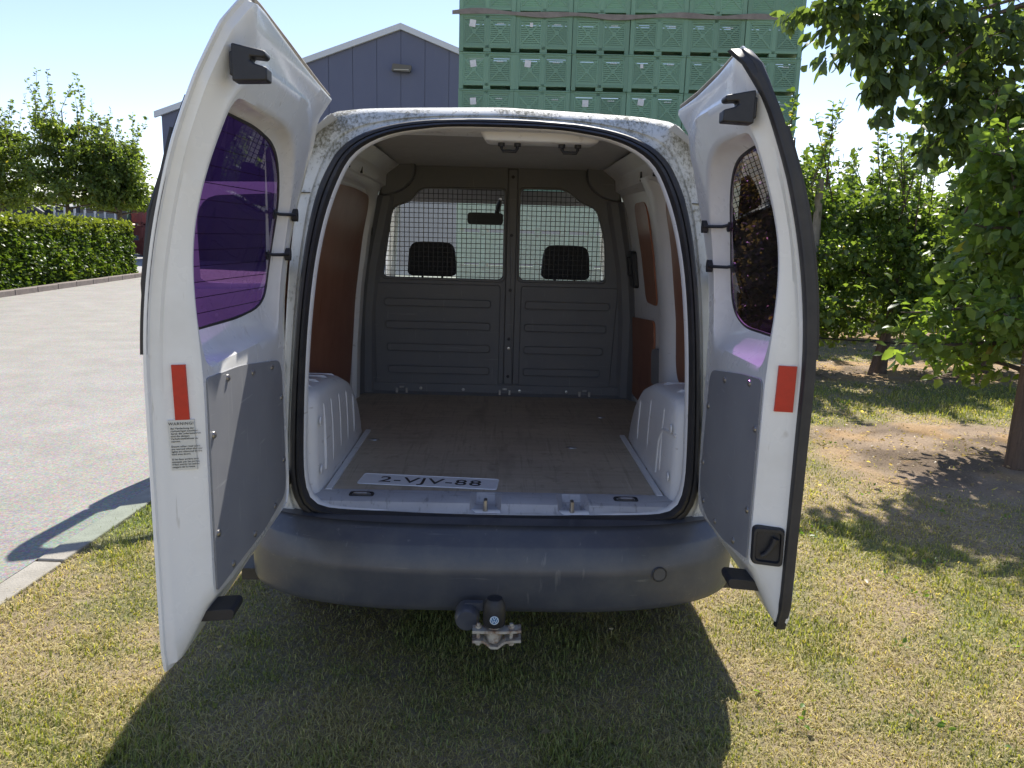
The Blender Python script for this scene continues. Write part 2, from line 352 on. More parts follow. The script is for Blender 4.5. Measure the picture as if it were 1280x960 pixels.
def road_edge(y): return -1.955+.05*(y-.5)
def make_road():
    xs0 = [(-14, -6)]; m = mat('light_asphalt', (.228, .214, .186), .9, (.29, .273, .24), 2.2)
    n = m.node_tree.nodes; L = m.node_tree.links; b = n['Principled BSDF']; tc = [q for q in n if q.type == 'TEX_COORD'][0]
    v = n.new('ShaderNodeTexVoronoi'); v.inputs['Scale'].default_value = 110; L.new(tc.outputs['Object'], v.inputs['Vector'])
    t = n.new('ShaderNodeTexNoise'); t.inputs['Scale'].default_value = 90; t.inputs['Detail'].default_value = 5; t.inputs['Roughness'].default_value = .8; L.new(tc.outputs['Object'], t.inputs['Vector'])
    hs = n.new('ShaderNodeMix'); hs.data_type = 'RGBA'; hs.blend_type = 'OVERLAY'; hs.inputs[0].default_value = .6
    L.new(b.inputs['Base Color'].links[0].from_socket, hs.inputs[6]); L.new(t.outputs[0], hs.inputs[7])
    h2 = n.new('ShaderNodeMix'); h2.data_type = 'RGBA'; h2.blend_type = 'OVERLAY'; h2.inputs[0].default_value = .3
    L.new(hs.outputs[2], h2.inputs[6]); L.new(v.outputs['Color'], h2.inputs[7]); L.new(h2.outputs[2], b.inputs['Base Color'])
    bp = n.new('ShaderNodeBump'); bp.inputs['Strength'].default_value = .5; bp.inputs['Distance'].default_value = .01
    L.new(t.outputs[0], bp.inputs['Height']); L.new(bp.outputs[0], b.inputs['Normal'])
    mb = MB(); R = []
    for y in np.linspace(-14, 64, 60):
        R.append([(-9.55-.09*(y-13), y, .006), (-6, y, .012), (road_edge(y)-.006, y, .004)])
    mb.loft(R, False); o = mb.build('road', m, None, 60); o['kind'] = 'structure'
    # yard beyond the hedge
    mb = MB(); mb.add([(-60, 21.6, .002), (-10.4, 21.6, .002), (-14, 75, .002), (-70, 75, .002)], [(0, 1, 2, 3)])
    o = mb.build('yard', mat('pale_concrete', (.36, .35, .33), .9, (.28, .27, .26), 1.5), None, 0); o['kind'] = 'structure'
    # flush edging stones beside the lawn
    K = mat('pale_edging_concrete', (.34, .315, .265), .9, (.25, .23, .19), 9., bump=.4, bscale=120)
    root = empty('edging_strip', (-1.9, .5, 0)); root['kind'] = 'structure'
    base = None
    for i in range(26):
        y0 = -3.2+i*1.0
        if base is None:
            base = MB().box(-.058, .058, 0, .985, -.12, .014).build('edging_stone', K, root, 30, .006); o = base
        else:
            o = base.copy(); col.objects.link(o)
        o.location = (road_edge(y0)+.062+1.9, y0-.5, random.uniform(-.003, .003)); o.rotation_euler.z = math.radians(-2.86)
make_road()

# ------------------------------------------------------------------ van: shared shapes
def rake(z): return .344*max(0., z-1.1)**2
van = empty('panel_van', (0, 0, 0))
tag(van, 'white panel van with both rear doors open and an empty cargo bay', 'van')

S_IN = [(0, 1.737), (.17, 1.735), (.235, 1.726), (.314, 1.714), (.39, 1.688), (.45, 1.645), (.482, 1.59), (.52, 1.48), (.545, 1.36), (.561, 1.24), (.582, 1.02), (.592, .78), (.593, .66), (.580, .595), (.545, .568), (.47, .560), (.2, .555), (0, .553)]
S_OUT = [(0, 1.765), (.2, 1.758), (.32, 1.742), (.42, 1.712), (.49, 1.664), (.53, 1.59), (.557, 1.51), (.585, 1.35), (.618, 1.02), (.638, .72), (.636, .62), (.60, .545), (.53, .515), (.2, .507), (0, .505)]
O_FR = [(0, 1.803), (.30, 1.793), (.43, 1.787), (.525, 1.774), (.560, 1.752), (.583, 1.69), (.618, 1.52), (.635, 1.3), (.65, 1.08), (.667, .8), (.678, .56), (.67, .40), (.4, .38), (0, .38)]
def sym(h): return h + [(-x, z) for x, z in reversed(h) if x > 1e-6]
CC = (0., 1.15); ANG = [2*math.pi*(k+.5)/160 for k in range(160)]
pS, pT, pO = [polar(smooth_loop(sym(h), k), CC, ANG) for h, k in ((S_IN, 2), (S_OUT, 2), (O_FR, 0))]
def ring(P, off, k=1.0): return [(x*k, rake(z)+off, z) for x, z in P]
def grow(P, dx): return [(x+dx*(x-CC[0])/math.hypot(x-CC[0], z-CC[1]), z+dx*(z-CC[1])/math.hypot(x-CC[0], z-CC[1])) for x, z in P]

# rear frame: painted jamb round the opening, dirty with moss
fm = MB(); fm.loft([ring(pT, .002), ring(lerp2(pT, pO, .25), .012), ring(lerp2(pT, pO, .30), .004), ring(lerp2(pT, pO, .78), .010), ring(pO, .03), ring(grow(pO, .006), .055)])
fm.build('rear_frame', GRIME, van, 40)
# inner return lip (clean white edge inside the seal)
lm = MB(); lm.loft([ring(pT, .0), ring(grow(pS, .012), -.004), ring(pS, .004), ring(grow(pS, -.006), .02), ring(grow(pS, .004), .05), ring(grow(pS, .03), .06)])
lm.build('opening_lip', WHITE_IN, van, 50)
# rubber seal
sm = MB(); sm.loft([ring(lerp2(pT, pS, .02), .0), ring(lerp2(pT, pS, .04), -.014), ring(lerp2(pT, pS, .2), -.021), ring(lerp2(pT, pS, .42), -.02), ring(lerp2(pT, pS, .5), -.013), ring(lerp2(pT, pS, .58), -.024), ring(lerp2(pT, pS, .78), -.026), ring(lerp2(pT, pS, .93), -.014), ring(lerp2(pT, pS, .95), .004)])
sm.build('opening_seal', RUBBER, van, 50)
# seams across the corner posts
for s in (-1, 1): MB().box(s*.594-.022, s*.594+.022, rake(1.525)+.0005, rake(1.525)+.02, 1.5235, 1.5262).build('panel_seam', JAMB, van, 0)

# ---- outer body
def section(y):
    k = min(1, max(0, (y-.06)/.5)); k = k*k*(3-2*k)
    A = [(0, 1.806), (.30, 1.797), (.435, 1.790), (.500, 1.780), (.530, 1.768), (.553, 1.748), (.570, 1.72), (.584, 1.69), (.624, 1.52), (.642, 1.3), (.657, 1.08), (.675, .8), (.686, .56), (.68, .36)]
    B = [(0, 1.835), (.34, 1.828), (.47, 1.806), (.525, 1.790), (.562, 1.772), (.594, 1.745), (.620, 1.708), (.648, 1.662), (.722, 1.48), (.80, 1.26), (.865, 1.0), (.88, .78), (.875, .5), (.85, .28)]
    return [((a[0]*(1-k)+b[0]*k), (a[1]*(1-k)+b[1]*k)) for a, b in zip(A, B)]
bm_ = MB(); R = []
for y in (.055, .08, .13, .2, .3, .42, .58, 1.0, 1.5, 2.05):
    h = section(y); full = [(-x, z) for x, z in reversed(h)]+h[1:]
    R.append([(x, y+rake(z)*max(0, 1-max(0, y-.055)/.5), z) for x, z in full])
bm_.loft(R, False)
# roof over the cab
R2 = []
for y, dz in ((2.05, 0), (2.4, -.012), (2.62, -.04), (2.74, -.075)):
    R2.append([(x, y, z+dz) for x, z in ([(-a, b) for a, b in reversed(section(3)[:8])]+section(3)[1:8])])
bm_.loft(R2, False)
# front wings, bonnet and nose
NZ = [(3.05, 1.06), (3.45, 1.07), (3.75, 1.0), (4.02, .88), (4.12, .72), (4.14, .45), (4.05, .28)]
bm_.loft([[(x*kx, y, z - .05*abs(x)**2) for x in (-.86, -.7, -.4, 0, .4, .7, .86)] for (y, z), kx in zip(NZ[1:], (1, 1, .97, .93, .92, .9))], False)
for s in (-1, 1):
    bm_.add([(s*.865, 3.05, 1.03), (s*.86, 3.45, 1.03), (s*.86, 3.75, .96), (s*.834, 4.02, .84), (s*.80, 4.12, .68), (s*.79, 4.14, .42), (s*.775, 4.05, .26), (s*.85, 3.05, .26)], [tuple(range(8))])
    bm_.tube([(s*.655, 2.70, 1.715), (s*.72, 3.02, 1.42), (s*.80, 3.40, 1.05)], [.035, .035, .04], 8)   # windscreen posts
bm_.build('body_shell', WHITE, van, 35)
MB().box(-.84, .84, .12, 4.0, .26, .30).build('underbody', JAMB, van, 0)
# windscreen and cab furniture
mb = MB(); mb.add([(-.64, 2.74, 1.70), (.64, 2.74, 1.70), (.78, 3.42, 1.06), (-.78, 3.42, 1.06)], [(0, 1, 2, 3)])
DUSTY = glass_mat('dusty_windscreen_glass', (.78, .90, .83)); n_ = DUSTY.node_tree.nodes; L_ = DUSTY.node_tree.links
td = n_.new('ShaderNodeBsdfTranslucent'); td.inputs[0].default_value = (.8, .82, .78, 1); mz = n_.new('ShaderNodeMixShader'); mz.inputs[0].default_value = .055
L_.new(n_['Material Output'].inputs[0].links[0].from_socket, mz.inputs[1]); L_.new(td.outputs[0], mz.inputs[2]); L_.new(mz.outputs[0], n_['Material Output'].inputs[0])
mb.build('windscreen', DUSTY, van, 0)
mb = MB(); mb.loft([[(x, 2.82-.10*t, 1.62+.085*t) for x in (-.60, -.3, .0, .3, .60)] for t in (0, 1)], False)
mb.build('sun_visor', mat('visor_grey', (.22, .21, .23), .8), van, 0)
MB().box(-.60, .60, 1.80, 2.66, 1.715, 1.73).build('cab_headliner', mat('cab_headliner_cloth', (.16, .155, .15), .9), van, 0)
mb = MB(); mb.prism(rpoly([(-.11, -.035, .02), (.11, -.035, .02), (.11, .035, .02), (-.11, .035, .02)]), lambda a, b, t: (-.09+a, 2.55+t, 1.52+b), 0, .03); mb.tube([(-.02, 2.56, 1.55), (-.0, 2.66, 1.64)], .016)
mb.build('interior_mirror', BLACK, van)
mb = MB(); mb.loft([[(x, 2.75, .95), (x, 2.85, 1.03), (x, 3.15, 1.05), (x, 3.45, 1.04)] for x in (-.80, 0, .80)], False); mb.loft([[(x, 2.75, .95), (x, 2.8, .5)] for x in (-.8, .8)], False)
mb.build('dashboard', DARKIN, van, 40)
MB().box(-.80, .80, 1.80, 2.8, .34, .37).build('cab_floor', DARKIN, van, 0)
for sx in (-.37, .37):
    mb = MB(); sh = rpoly([(-.24, .0, .05), (.24, .0, .05), (.235, .45, .06), (.17, .62, .1), (-.17, .62, .1), (-.235, .45, .06)])
    mb.prism(sh, lambda a, b, t: (sx+a, 2.12+t-.22*b, .55+b), 0, .11); mb.box(sx-.25, sx+.25, 2.15, 2.62, .46, .6)
    st = mb.build('seat', DARKIN, van, 40, .015)
    mb = MB(); hs = rpoly([(-.135, 0, .03), (.135, 0, .03), (.125, .15, .05), (.095, .185, .05), (-.095, .185, .05), (-.125, .15, .05)])
    mb.prism(hs, lambda a, b, t: (sx+a, 1.99+t-.1*b, 1.19+b), 0, .09)
    for k in (-.055, .055): mb.tube([(sx+k, 2.03, 1.10), (sx+k, 2.03, 1.21)], .007)
    mb.build('headrest', DARKIN, st, 40, .01)
# front doors: the passenger one stands open and throws its shadow on the road
def front_door(s, hinge, ang):
    L_ = 1.13; M = Matrix.Translation((hinge[0], hinge[1], 0)) @ Matrix.Rotation(ang, 4, 'Z')
    T = lambda a, b, t: M @ Vector((-s*(t + .16*max(0, b-1.02)*1.5) , -a, b))
    body = rpoly([(0, .33, .06), (L_, .33, .1), (L_+.02, .8, .1), (L_, 1.06, .02), (0, 1.06, .02)])
    mb = MB(); mb.prism(body, T, -.02, .07)
    out = rpoly([(.02, 1.05, 0), (.95, 1.05, 0), (L_, 1.06, .02), (L_+.03, 1.5, .1), (L_-.02, 1.67, .06), (.55, 1.70, .1)]); ins = rpoly([(.14, 1.09, .01), (.9, 1.09, .02), (L_-.08, 1.1, .03), (L_-.06, 1.5, .1), (L_-.12, 1.60, .08), (.57, 1.635, .06)])
    c = (.66, 1.3); AA = [2*math.pi*k/72 for k in range(72)]; po = polar(out, c, AA); pi_ = polar(ins, c, AA)
    mb.loft([[T(a, b, t) for a, b in p] for p, t in ((pi_, .0), (po, .0), (po, .035), (pi_, .035), (pi_, .0))])
    d = mb.build('front_door', WHITE, van, 40)
    g = MB(); g.add([T(a, b, .018) for a, b in pi_], [tuple(range(72))]); g.build('window', CLEAR, d, 0)
front_door(-1, (-.87, 2.88), math.radians(-62)); front_door(1, (.86, 3.02), 0)
for s in (-1, 1):
    mb = MB(); mb.prism(rpoly([(-.10, -.08, .03), (.10, -.08, .03), (.10, .09, .04), (-.10, .09, .05)]), lambda a, b, t: (s*(1.03 if s > 0 else 1.02)+a, 3.02+t, 1.12+b), 0, .09)
    if s > 0: mb.tube([(.88, 3.05, 1.06), (.96, 3.06, 1.08)], .025); mb.build('door_mirror', BLACK, van, 40, .01)

# ---- wheels
for s in (-1, 1):
    for y in (.62, 3.30):
        M = Matrix.Translation((s*.70, y, .315)) @ Matrix.Rotation(math.pi/2, 4, 'Y')
        wh = MB().lathe([(.06, -.05), (.19, -.07), (.20, .07), (.05, .09)], M, 24).build('wheel', STEEL, van)
        MB().lathe([(.20, -.095), (.30, -.095), (.315, -.07), (.315, .07), (.30, .095), (.20, .095)], M, 32).build('tyre', RUBBER, wh)

# ---- cargo bay
WALL = [(.735, .56), (.728, .8), (.712, 1.1), (.675, 1.4), (.635, 1.60), (.575, 1.705), (.50, 1.755)]
def wx(z): return float(np.interp(z, [p[1] for p in WALL], [p[0] for p in WALL]))
for s in (-1, 1):
    mb = MB(); prof = WALL[:1]+[(wx(z), z) for z in np.linspace(.6, 1.75, 22)]
    mb.loft([[(s*(x-.03*max(0, .2-y)), y, z) for x, z in prof] for y in (.055, .2, .8, 1.4, 1.735)], False)
    mb.build('side_wall', WHITE_IN, van, 40)
mb = MB(); mb.loft([[(x, y, 1.775-.02*(y > 1)-.006*(abs(x) > .45)) for x in np.linspace(-.53, .53, 9)] for y in (.28, .32, 1.0, 1.735)], False)
mb.build('roof_lining', LINING, van, 40)
# roof crossmember behind the opening with a raised latch plate and two strikers
mb = MB(); prof = [(.16, 1.755), (.20, 1.735), (.30, 1.728), (.36, 1.735), (.37, 1.775)]
mb.loft([[(x, y, z - .12*max(0, abs(x)-.28)**1.5) for y, z in prof] for x in np.linspace(-.5, .5, 21)], False)
mb.build('roof_crossmember', WHITE_IN, van, 40)
mb = MB(); lp = rpoly([(-.075, .215, .02), (.315, .215, .02), (.305, .355, .02), (-.065, .355, .02)])
mb.loft([[(a, b, 1.735) for a, b in lp], [(.12+(a-.12)*.93, .285+(b-.285)*.86, 1.712) for a, b in lp], [(.12+(a-.12)*.90, .285+(b-.285)*.80, 1.709) for a, b in lp]], True, False, True)
mb.build('latch_plate', WHITE_IN, van, 30)
for x in (.02, .215):
    mb = MB()
    for k in (-.026, .026): mb.lathe([(.002, 0), (.011, .003), (.011, .014), (.004, .018)], Matrix.Translation((x+k, .275, 1.695)), 10)
    mb.tube([(x-.026, .27, 1.694), (x-.02, .262, 1.682), (x+.02, .262, 1.682), (x+.026, .27, 1.694)], .0055, 8)
    mb.build('striker', BLACK, van)
# upper rails with lamp clips
for s in (-1, 1):
    mb = MB(); mb.loft([[(s*.638, y, 1.60), (s*.60, y, 1.635), (s*.575, y, 1.648), (s*.57, y, 1.70), (s*.52, y, 1.76)] for y in (.12, .6, 1.1, 1.70)], False)
    for y in (.62, .98):
        mb.box(s*.575-.006, s*.575+.006, y, y+.014, 1.655, 1.70)
    ur = mb.build('upper_rail', WHITE_IN, van, 40)
    for y in (.55, .66, .93): MB().box(s*.573-.007, s*.573+.007, y, y+.012, 1.650, 1.688).build('clip_slot', BLACK, ur, 0)
    MB().tube([(s*.560, .60, 1.672), (s*.556, .62, 1.68), (s*.560, .64, 1.672)], .006, 6).build('lamp_clip', STEEL, ur, 0)

# floor and sill
mb = MB(); mb.box(-.735, .735, .112, 1.74, .560, .580); mb.build('cargo_floor', FLOOR, van, 0)
def sill_prof(x):
    return [(.125, .583), (.112, .5845), (.040, .5835), (.022, .578), (.008, .560), (-.002, .553), (-.004, .540)]
xs = [-.60]+[round(v, 4) for v in np.linspace(-.56, .56, 57)]+[.60]
mb = MB(); R = []
for x in xs:
    p = sill_prof(x)
    for cx in (-.03, .245):
        k = max(0, 1-max(0, abs(x-cx)-.036)/.008)
        k = min(1, k)
        if k > 0: p = [(y-(0.0), z) if y > .1 else (y+(.052*k if .0 < y < .1 and z > .556 else 0)*(1 if y > .03 else 1), z-.018*k*(1 if z > .575 else 0)) for y, z in p]
    R.append([(x, y, z) for y, z in p])
mb.loft(R, False); sill = mb.build('sill_trim', SILL, van, 30)
for cx in (-.03, .245):
    mb = MB(); mb.box(cx-.008, cx+.008, .012, .038, .556, .562); mb.tube([(cx, .012, .558), (cx, .012, .590), (cx, .030, .590), (cx, .030, .558)], .0065, 8)
    mb.build('lower_striker', STEEL, sill)
for cx in (-.43, .425):
    mb = MB(); M = Matrix.Translation((cx, .072, .584))
    mb.loft([[M @ Vector((a, b, z)) for a, b in rpoly([(-k, -.016*k/.034, .012), (k, -.016*k/.034, .012), (k, .016*k/.034, .012), (-k, .016*k/.034, .012)])] for k, z in ((.040, 0), (.038, .004), (.031, .003), (.029, -.006))], True, False, True)
    r_ = mb.build('tie_down_cup', BLACK, van, 40)
    MB().tube([(cx-.024, .072, .586), (cx-.018, .063, .591), (cx+.018, .063, .591), (cx+.024, .072, .586)], .0042, 8).build('ring', STEEL, r_)
for x, y in ((-.50, .76), (.31, .70), (.50, 1.25)):
    mb = MB(); mb.lathe([(.002, 0), (.022, .0), (.020, .003), (.002, .004)], Matrix.Translation((x, y, .580)) @ Matrix.Scale(.6, 4, (0, 1, 0)), 14); mb.build('floor_bolt', STEEL, van)

# wall panels (brown ply) and pressed posts
def wall_plate(name, m, s, poly, t0, t1, parent=van, smooth=30, bevel=0.):
    mb = MB(); n_ = len(poly)
    # subdivide so that the plate follows the leaning wall
    P = []
    for i in range(n_):
        a = poly[i]; b = poly[(i+1) % n_]; q = max(1, int(max(abs(a[1]-b[1]), abs(a[0]-b[0]))/.12))
        P += [(a[0]+(b[0]-a[0])*k/q, a[1]+(b[1]-a[1])*k/q) for k in range(q)]
    c = (sum(p[0] for p in P)/len(P), sum(p[1] for p in P)/len(P))
    f = lambda a, b, t: (s*(wx(b)-t), a, b)
    rings = [[f(a, b, t0) for a, b in P], [f(a, b, t1) for a, b in P]]+[[f(a, b, t1) for a, b in [(c[0]+(p[0]-c[0])*k, c[1]+(p[1]-c[1])*k) for p in P]] for k in (.8, .6, .4, .2)]
    mb.loft(rings, True, False, True)
    return mb.build(name, m, parent, smooth)
lp = wall_plate('wall_panel', PLY, -1, rpoly([(.12, .70, .02), (1.40, .62, .04), (1.47, .85, .1), (1.49, 1.3, .3), (1.50, 1.585, .09), (1.10, 1.60, .2), (.12, 1.58, .05)]), .004, .012)
lp['label'] = 'reddish brown ply wall lining opposite the sliding door'
# post between the ply and the bulkhead, curving over into the roof rail
mb = MB(); R = []
for y, z, wd in ((1.60, .58, .06), (1.585, .85, .06), (1.595, 1.15, .055), (1.61, 1.42, .05), (1.60, 1.55, .05), (1.52, 1.625, .045), (1.35, 1.652, .04), (1.0, 1.66, .04), (.4, 1.65, .04), (.12, 1.64, .04)):
    R.append((y, z, wd))
rr = []
for i, (y, z, wd) in enumerate(R):
    a = R[max(0, i-1)]; b = R[min(len(R)-1, i+1)]; d = Vector((b[0]-a[0], b[1]-a[1])).normalized(); nn = Vector((-d.y, d.x))
    q = []
    for o_, t in ((-1, .0), (-.8, .022), (0, .03), (.8, .022), (1, 0)):
        yy, z2 = y+nn.x*wd*o_, z+nn.y*wd*o_; q.append((-(wx(z2)-t), yy, z2))
    rr.append(q)
mb.loft(rr, False); po = mb.build('wall_post', WHITE_IN, van, 50)
MB().lathe([(.001, 0), (.012, .001), (.012, .004), (.001, .005)], Matrix.Translation((-wx(1.42)+.032, 1.61, 1.42)) @ Matrix.Rotation(math.pi/2, 4, 'Y') @ Matrix.Scale(1.7, 4, (1, 0, 0)), 12).build('slot', BLACK, po)
# right side: sliding door
sd = wall_plate('sliding_door', WHITE_IN, 1, rpoly([(.98, .60, .03), (1.70, .60, .03), (1.70, 1.64, .05), (1.02, 1.62, .08)]), .002, .008)
sd['label'] = 'white inner side of the sliding door with ply inserts'
wall_plate('window_ply', PLY, 1, rpoly([(1.05, 1.13, .05), (1.30, 1.13, .05), (1.40, 1.58, .08), (1.10, 1.58, .06)]), .009, .016, sd)
wall_plate('lower_ply', PLY, 1, rpoly([(1.10, .62, .02), (1.69, .62, .02), (1.69, 1.02, .02), (1.12, 1.06, .05)]), .009, .018, sd)
wall_plate('grey_insert', BOARD, 1, rpoly([(.93, .78, .02), (1.12, .78, .02), (1.12, .93, .04), (.96, .96, .06)]), .018, .028, sd)
hb = MB(); hb.prism(rpoly([(-.055, -.09, .02), (.055, -.09, .02), (.055, .09, .02), (-.055, .09, .02)]), lambda a, b, t: (wx(1.27+b)-t, 1.56+a, 1.27+b), .008, .035); hb.prism(rpoly([(-.02, -.045, .01), (.03, -.045, .01), (.03, .05, .01), (-.02, .05, .01)]), lambda a, b, t: (wx(1.27+b)-t, 1.56+a, 1.28+b), .03, .05)
hb.build('door_handle', BLACK, sd, 30, .004)
for (ya, yb, t) in ((.73, .98, .038),):
    mb = MB(); R = []
    for z in np.linspace(.60, 1.66, 16):
        f = 1+.9*max(0, (.95-z)/.35)**2
        c0 = (ya+yb)/2+.03*(z-1.1); hw = (yb-ya)/2*f
        R.append([(wx(z), c0-hw, z), (wx(z)-t*.7, c0-hw*.8, z), (wx(z)-t, c0-hw*.3, z), (wx(z)-t, c0+hw*.4, z), (wx(z)-t*.6, c0+hw*.85, z), (wx(z), c0+hw, z)])
    mb.loft(R, False); p2 = mb.build('wall_post', WHITE_IN, van, 50)
    for y, z in ((1.0, 1.40), (1.0, 1.06)): MB().lathe([(.001, 0), (.01, .001), (.01, .003), (.001, .004)], Matrix.Translation((wx(z)-.012, y-.03, z)) @ Matrix.Rotation(-math.pi/2, 4, 'Y') @ Matrix.Scale(1.8, 4, (1, 0, 0)), 10).build('slot', BLACK, p2)
wall_plate('wall_panel', PLY, 1, rpoly([(.30, .90, .05), (.70, .86, .1), (.72, 1.3, .2), (.74, 1.58, .08), (.30, 1.60, .05)]), .004, .012)['label'] = 'narrow reddish brown ply lining behind the sliding door'

# wheel arches
def arch(s):
    prof = [(.05, .57), (.05, .90), (.10, .928), (.34, .915), (.52, .895), (.68, .845), (.80, .765), (.88, .67), (.93, .575)]
    prof = prof[:1]+smooth_loop(prof[1:-1]+[(.93, .575)], 0)[:-1]+[prof[-1]]
    # refine the profile
    P = []
    for i in range(len(prof)-1):
        for k in range(4): P.append((prof[i][0]+(prof[i+1][0]-prof[i][0])*k/4, prof[i][1]+(prof[i+1][1]-prof[i][1])*k/4))
    P.append(prof[-1]); P = [P[0]]+[tuple((np.array(P[i-1])+2*np.array(P[i])+np.array(P[i+1]))/4) for i in range(1, len(P)-1)]+[P[-1]]
    c = (.42, .57)
    def sc_(k): return [(c[0]+(y-c[0])*k, c[1]+(z-c[1])*k) for y, z in P]
    mb = MB()
    R = [[(s*.745, y, z) for y, z in P], [(s*.635, y, z) for y, z in P], [(s*.60, y, z) for y, z in sc_(.985)], [(s*.578, y, z) for y, z in sc_(.95)], [(s*.568, y, z) for y, z in sc_(.90)], [(s*.562, y, z) for y, z in sc_(.6)], [(s*.560, y, .575+.0*z) if False else (s*.558, y, z) for y, z in sc_(.05)]]
    mb.loft(R, False)
    mb.box(s*.545-.010, s*.545+.010, .115, .90, .58, .587)   # foot flange on the floor
    wa = mb.build('wheel_arch', WHITE_IN, van, 50, 0)
    # pressed ribs running up the face and over the top
    for yk in ((.16, .27, .40, .53, .66) if s < 0 else (.22, .44, .64)):
        zt = float(np.interp(yk, [p[0] for p in prof[1:]], [p[1] for p in prof[1:]])); cr = []
        for z in np.linspace(.64, zt-.07, 6): cr.append((s*(.5625+.012*((z-.57)/(zt-.57))**3), yk+.08*(z-.64)*0, z))
        cr += [(s*.590, yk-.012, zt-.018), (s*.615, yk-.02, zt+.001), (s*.66, yk-.03, zt+.003), (s*.72, yk-.03, zt+.003)]
        MB().tube(cr, [.003]+[.0055]*(len(cr)-1), 6).build('rib', WHITE_IN, wa)
    if s > 0:
        MB().tube([(s*.575, .07, .80), (s*.566, .14, .80), (s*.564, .21, .785), (s*.562, .25, .74), (s*.562, .27, .62)], .007, 6).build('rib', WHITE_IN, wa)
    for y, z in ((.09, .82), (.09, .66)):
        MB().lathe([(.002, 0), (.016, .0), (.014, .004), (.002, .005)], Matrix.Translation((s*.561, y, z)) @ Matrix.Rotation(-s*math.pi/2, 4, 'Y'), 12).build('plug', WHITE_IN, wa)
arch(-1); arch(1)

# bulkhead
BH = 1.72
outl = rpoly([(-.715, .58, 0), (.72, .58, 0), (.715, 1.0, .05), (.69, 1.25, .05), (.62, 1.60, .05), (.585, 1.765, .03), (-.585, 1.765, .03), (-.62, 1.60, .05), (-.69, 1.25, .05), (-.71, 1.0, .05)])
winL = rpoly([(-.600, 1.195, .03), (.020, 1.192, .03), (.018, 1.648, .03), (-.405, 1.640, .03), (-.455, 1.575, .04), (-.548, 1.545, .04)])
winR = rpoly([(.105, 1.194, .03), (.552, 1.197, .03), (.540, 1.40, .05), (.490, 1.565, .04), (.415, 1.585, .04), (.330, 1.655, .05), (.100, 1.652, .03)])
def plate_with_holes(outer, holes, y0, y1):
    import bmesh
    bm = bmesh.new(); ed = []; loops = []
    for P in [outer]+holes:
        vs = [bm.verts.new((a, y0, b)) for a, b in P]; loops.append(vs)
        for i in range(len(vs)): ed.append(bm.edges.new((vs[i], vs[(i+1) % len(vs)])))
    bmesh.ops.triangle_fill(bm, use_beauty=True, use_dissolve=False, edges=ed)
    bm.verts.ensure_lookup_table(); bm.verts.index_update()
    v = [tuple(x.co) for x in bm.verts]; f = [tuple(x.index for x in q.verts) for q in bm.faces]; n_ = len(v)
    mb = MB(); mb.add(v+[(a, y1, c) for a, _, c in v], f+[tuple(reversed([i+n_ for i in q])) for q in f])
    o = 0
    for P in [outer]+holes:
        k = len(P)
        for i in range(k):
            a = o+i; b = o+(i+1) % k; mb.f.append((a, b, b+n_, a+n_))
        o += k
    bm.free(); return mb
mb = plate_with_holes(outl, [winL, winR], BH, BH+.012)
bulk = mb.build('bulkhead', BULK, van, 20)
def raised(name, poly, y, t, m, parent, ins=.006):
    mb = MB(); c = (sum(p[0] for p in poly)/len(poly), sum(p[1] for p in poly)/len(poly))
    def sh(k):
        out = []
        for i, p in enumerate(poly):
            a = Vector(poly[i-1]); b = Vector(poly[(i+1) % len(poly)]); d = (b-a).normalized(); nn = Vector((-d.y, d.x))
            if (Vector(c)-Vector(p)).dot(nn) < 0: nn = -nn
            q = Vector(p)+nn*k; out.append((q.x, q.y))
        return out
    q = sh(ins)
    mb.loft([[(a, y, b) for a, b in poly], [(a, y-t, b) for a, b in q]], True, False, True)
    return mb.build(name, m, parent, 20)
post = raised('centre_post', rpoly([(.033, .64, .005), (.088, .64, .005), (.088, 1.75, .005), (.033, 1.75, .005)]), BH, .012, BULK, bulk)
rsh = raised('lower_field', rpoly([(-.64, .63, .02), (.012, .625, .02), (.012, 1.165, .02), (-.645, 1.165, .02)]), BH, .006, BULK, bulk)
rsh = raised('lower_field', rpoly([(.115, .625, .02), (.605, .635, .02), (.625, 1.165, .02), (.115, 1.165, .02)]), BH, .006, BULK, bulk)
for k in range(4):
    z = 1.065-.118*k
    for x0, x1 in ((-.595+.006*k, -.035), (.135, .585-.012*k)):
        P = rpoly([(x0, z-.024, .014), (x1, z-.024, .014), (x1, z+.024, .014), (x0, z+.024, .014)])
        mb = MB()
        def ins(P, k_): c = ((x0+x1)/2, z); return [(a-math.copysign(k_, a-c[0]), b-math.copysign(k_, b-c[1])) for a, b in P]
        mb.loft([[(a, BH-.006, b) for a, b in ins(P, -.004)], [(a, BH-.013, b) for a, b in P], [(a, BH-.014, b) for a, b in ins(P, .003)], [(a, BH-.0085, b) for a, b in ins(P, .008)]], True, False, True)
        mb.build('pressed_rib', BULK, bulk, 20)
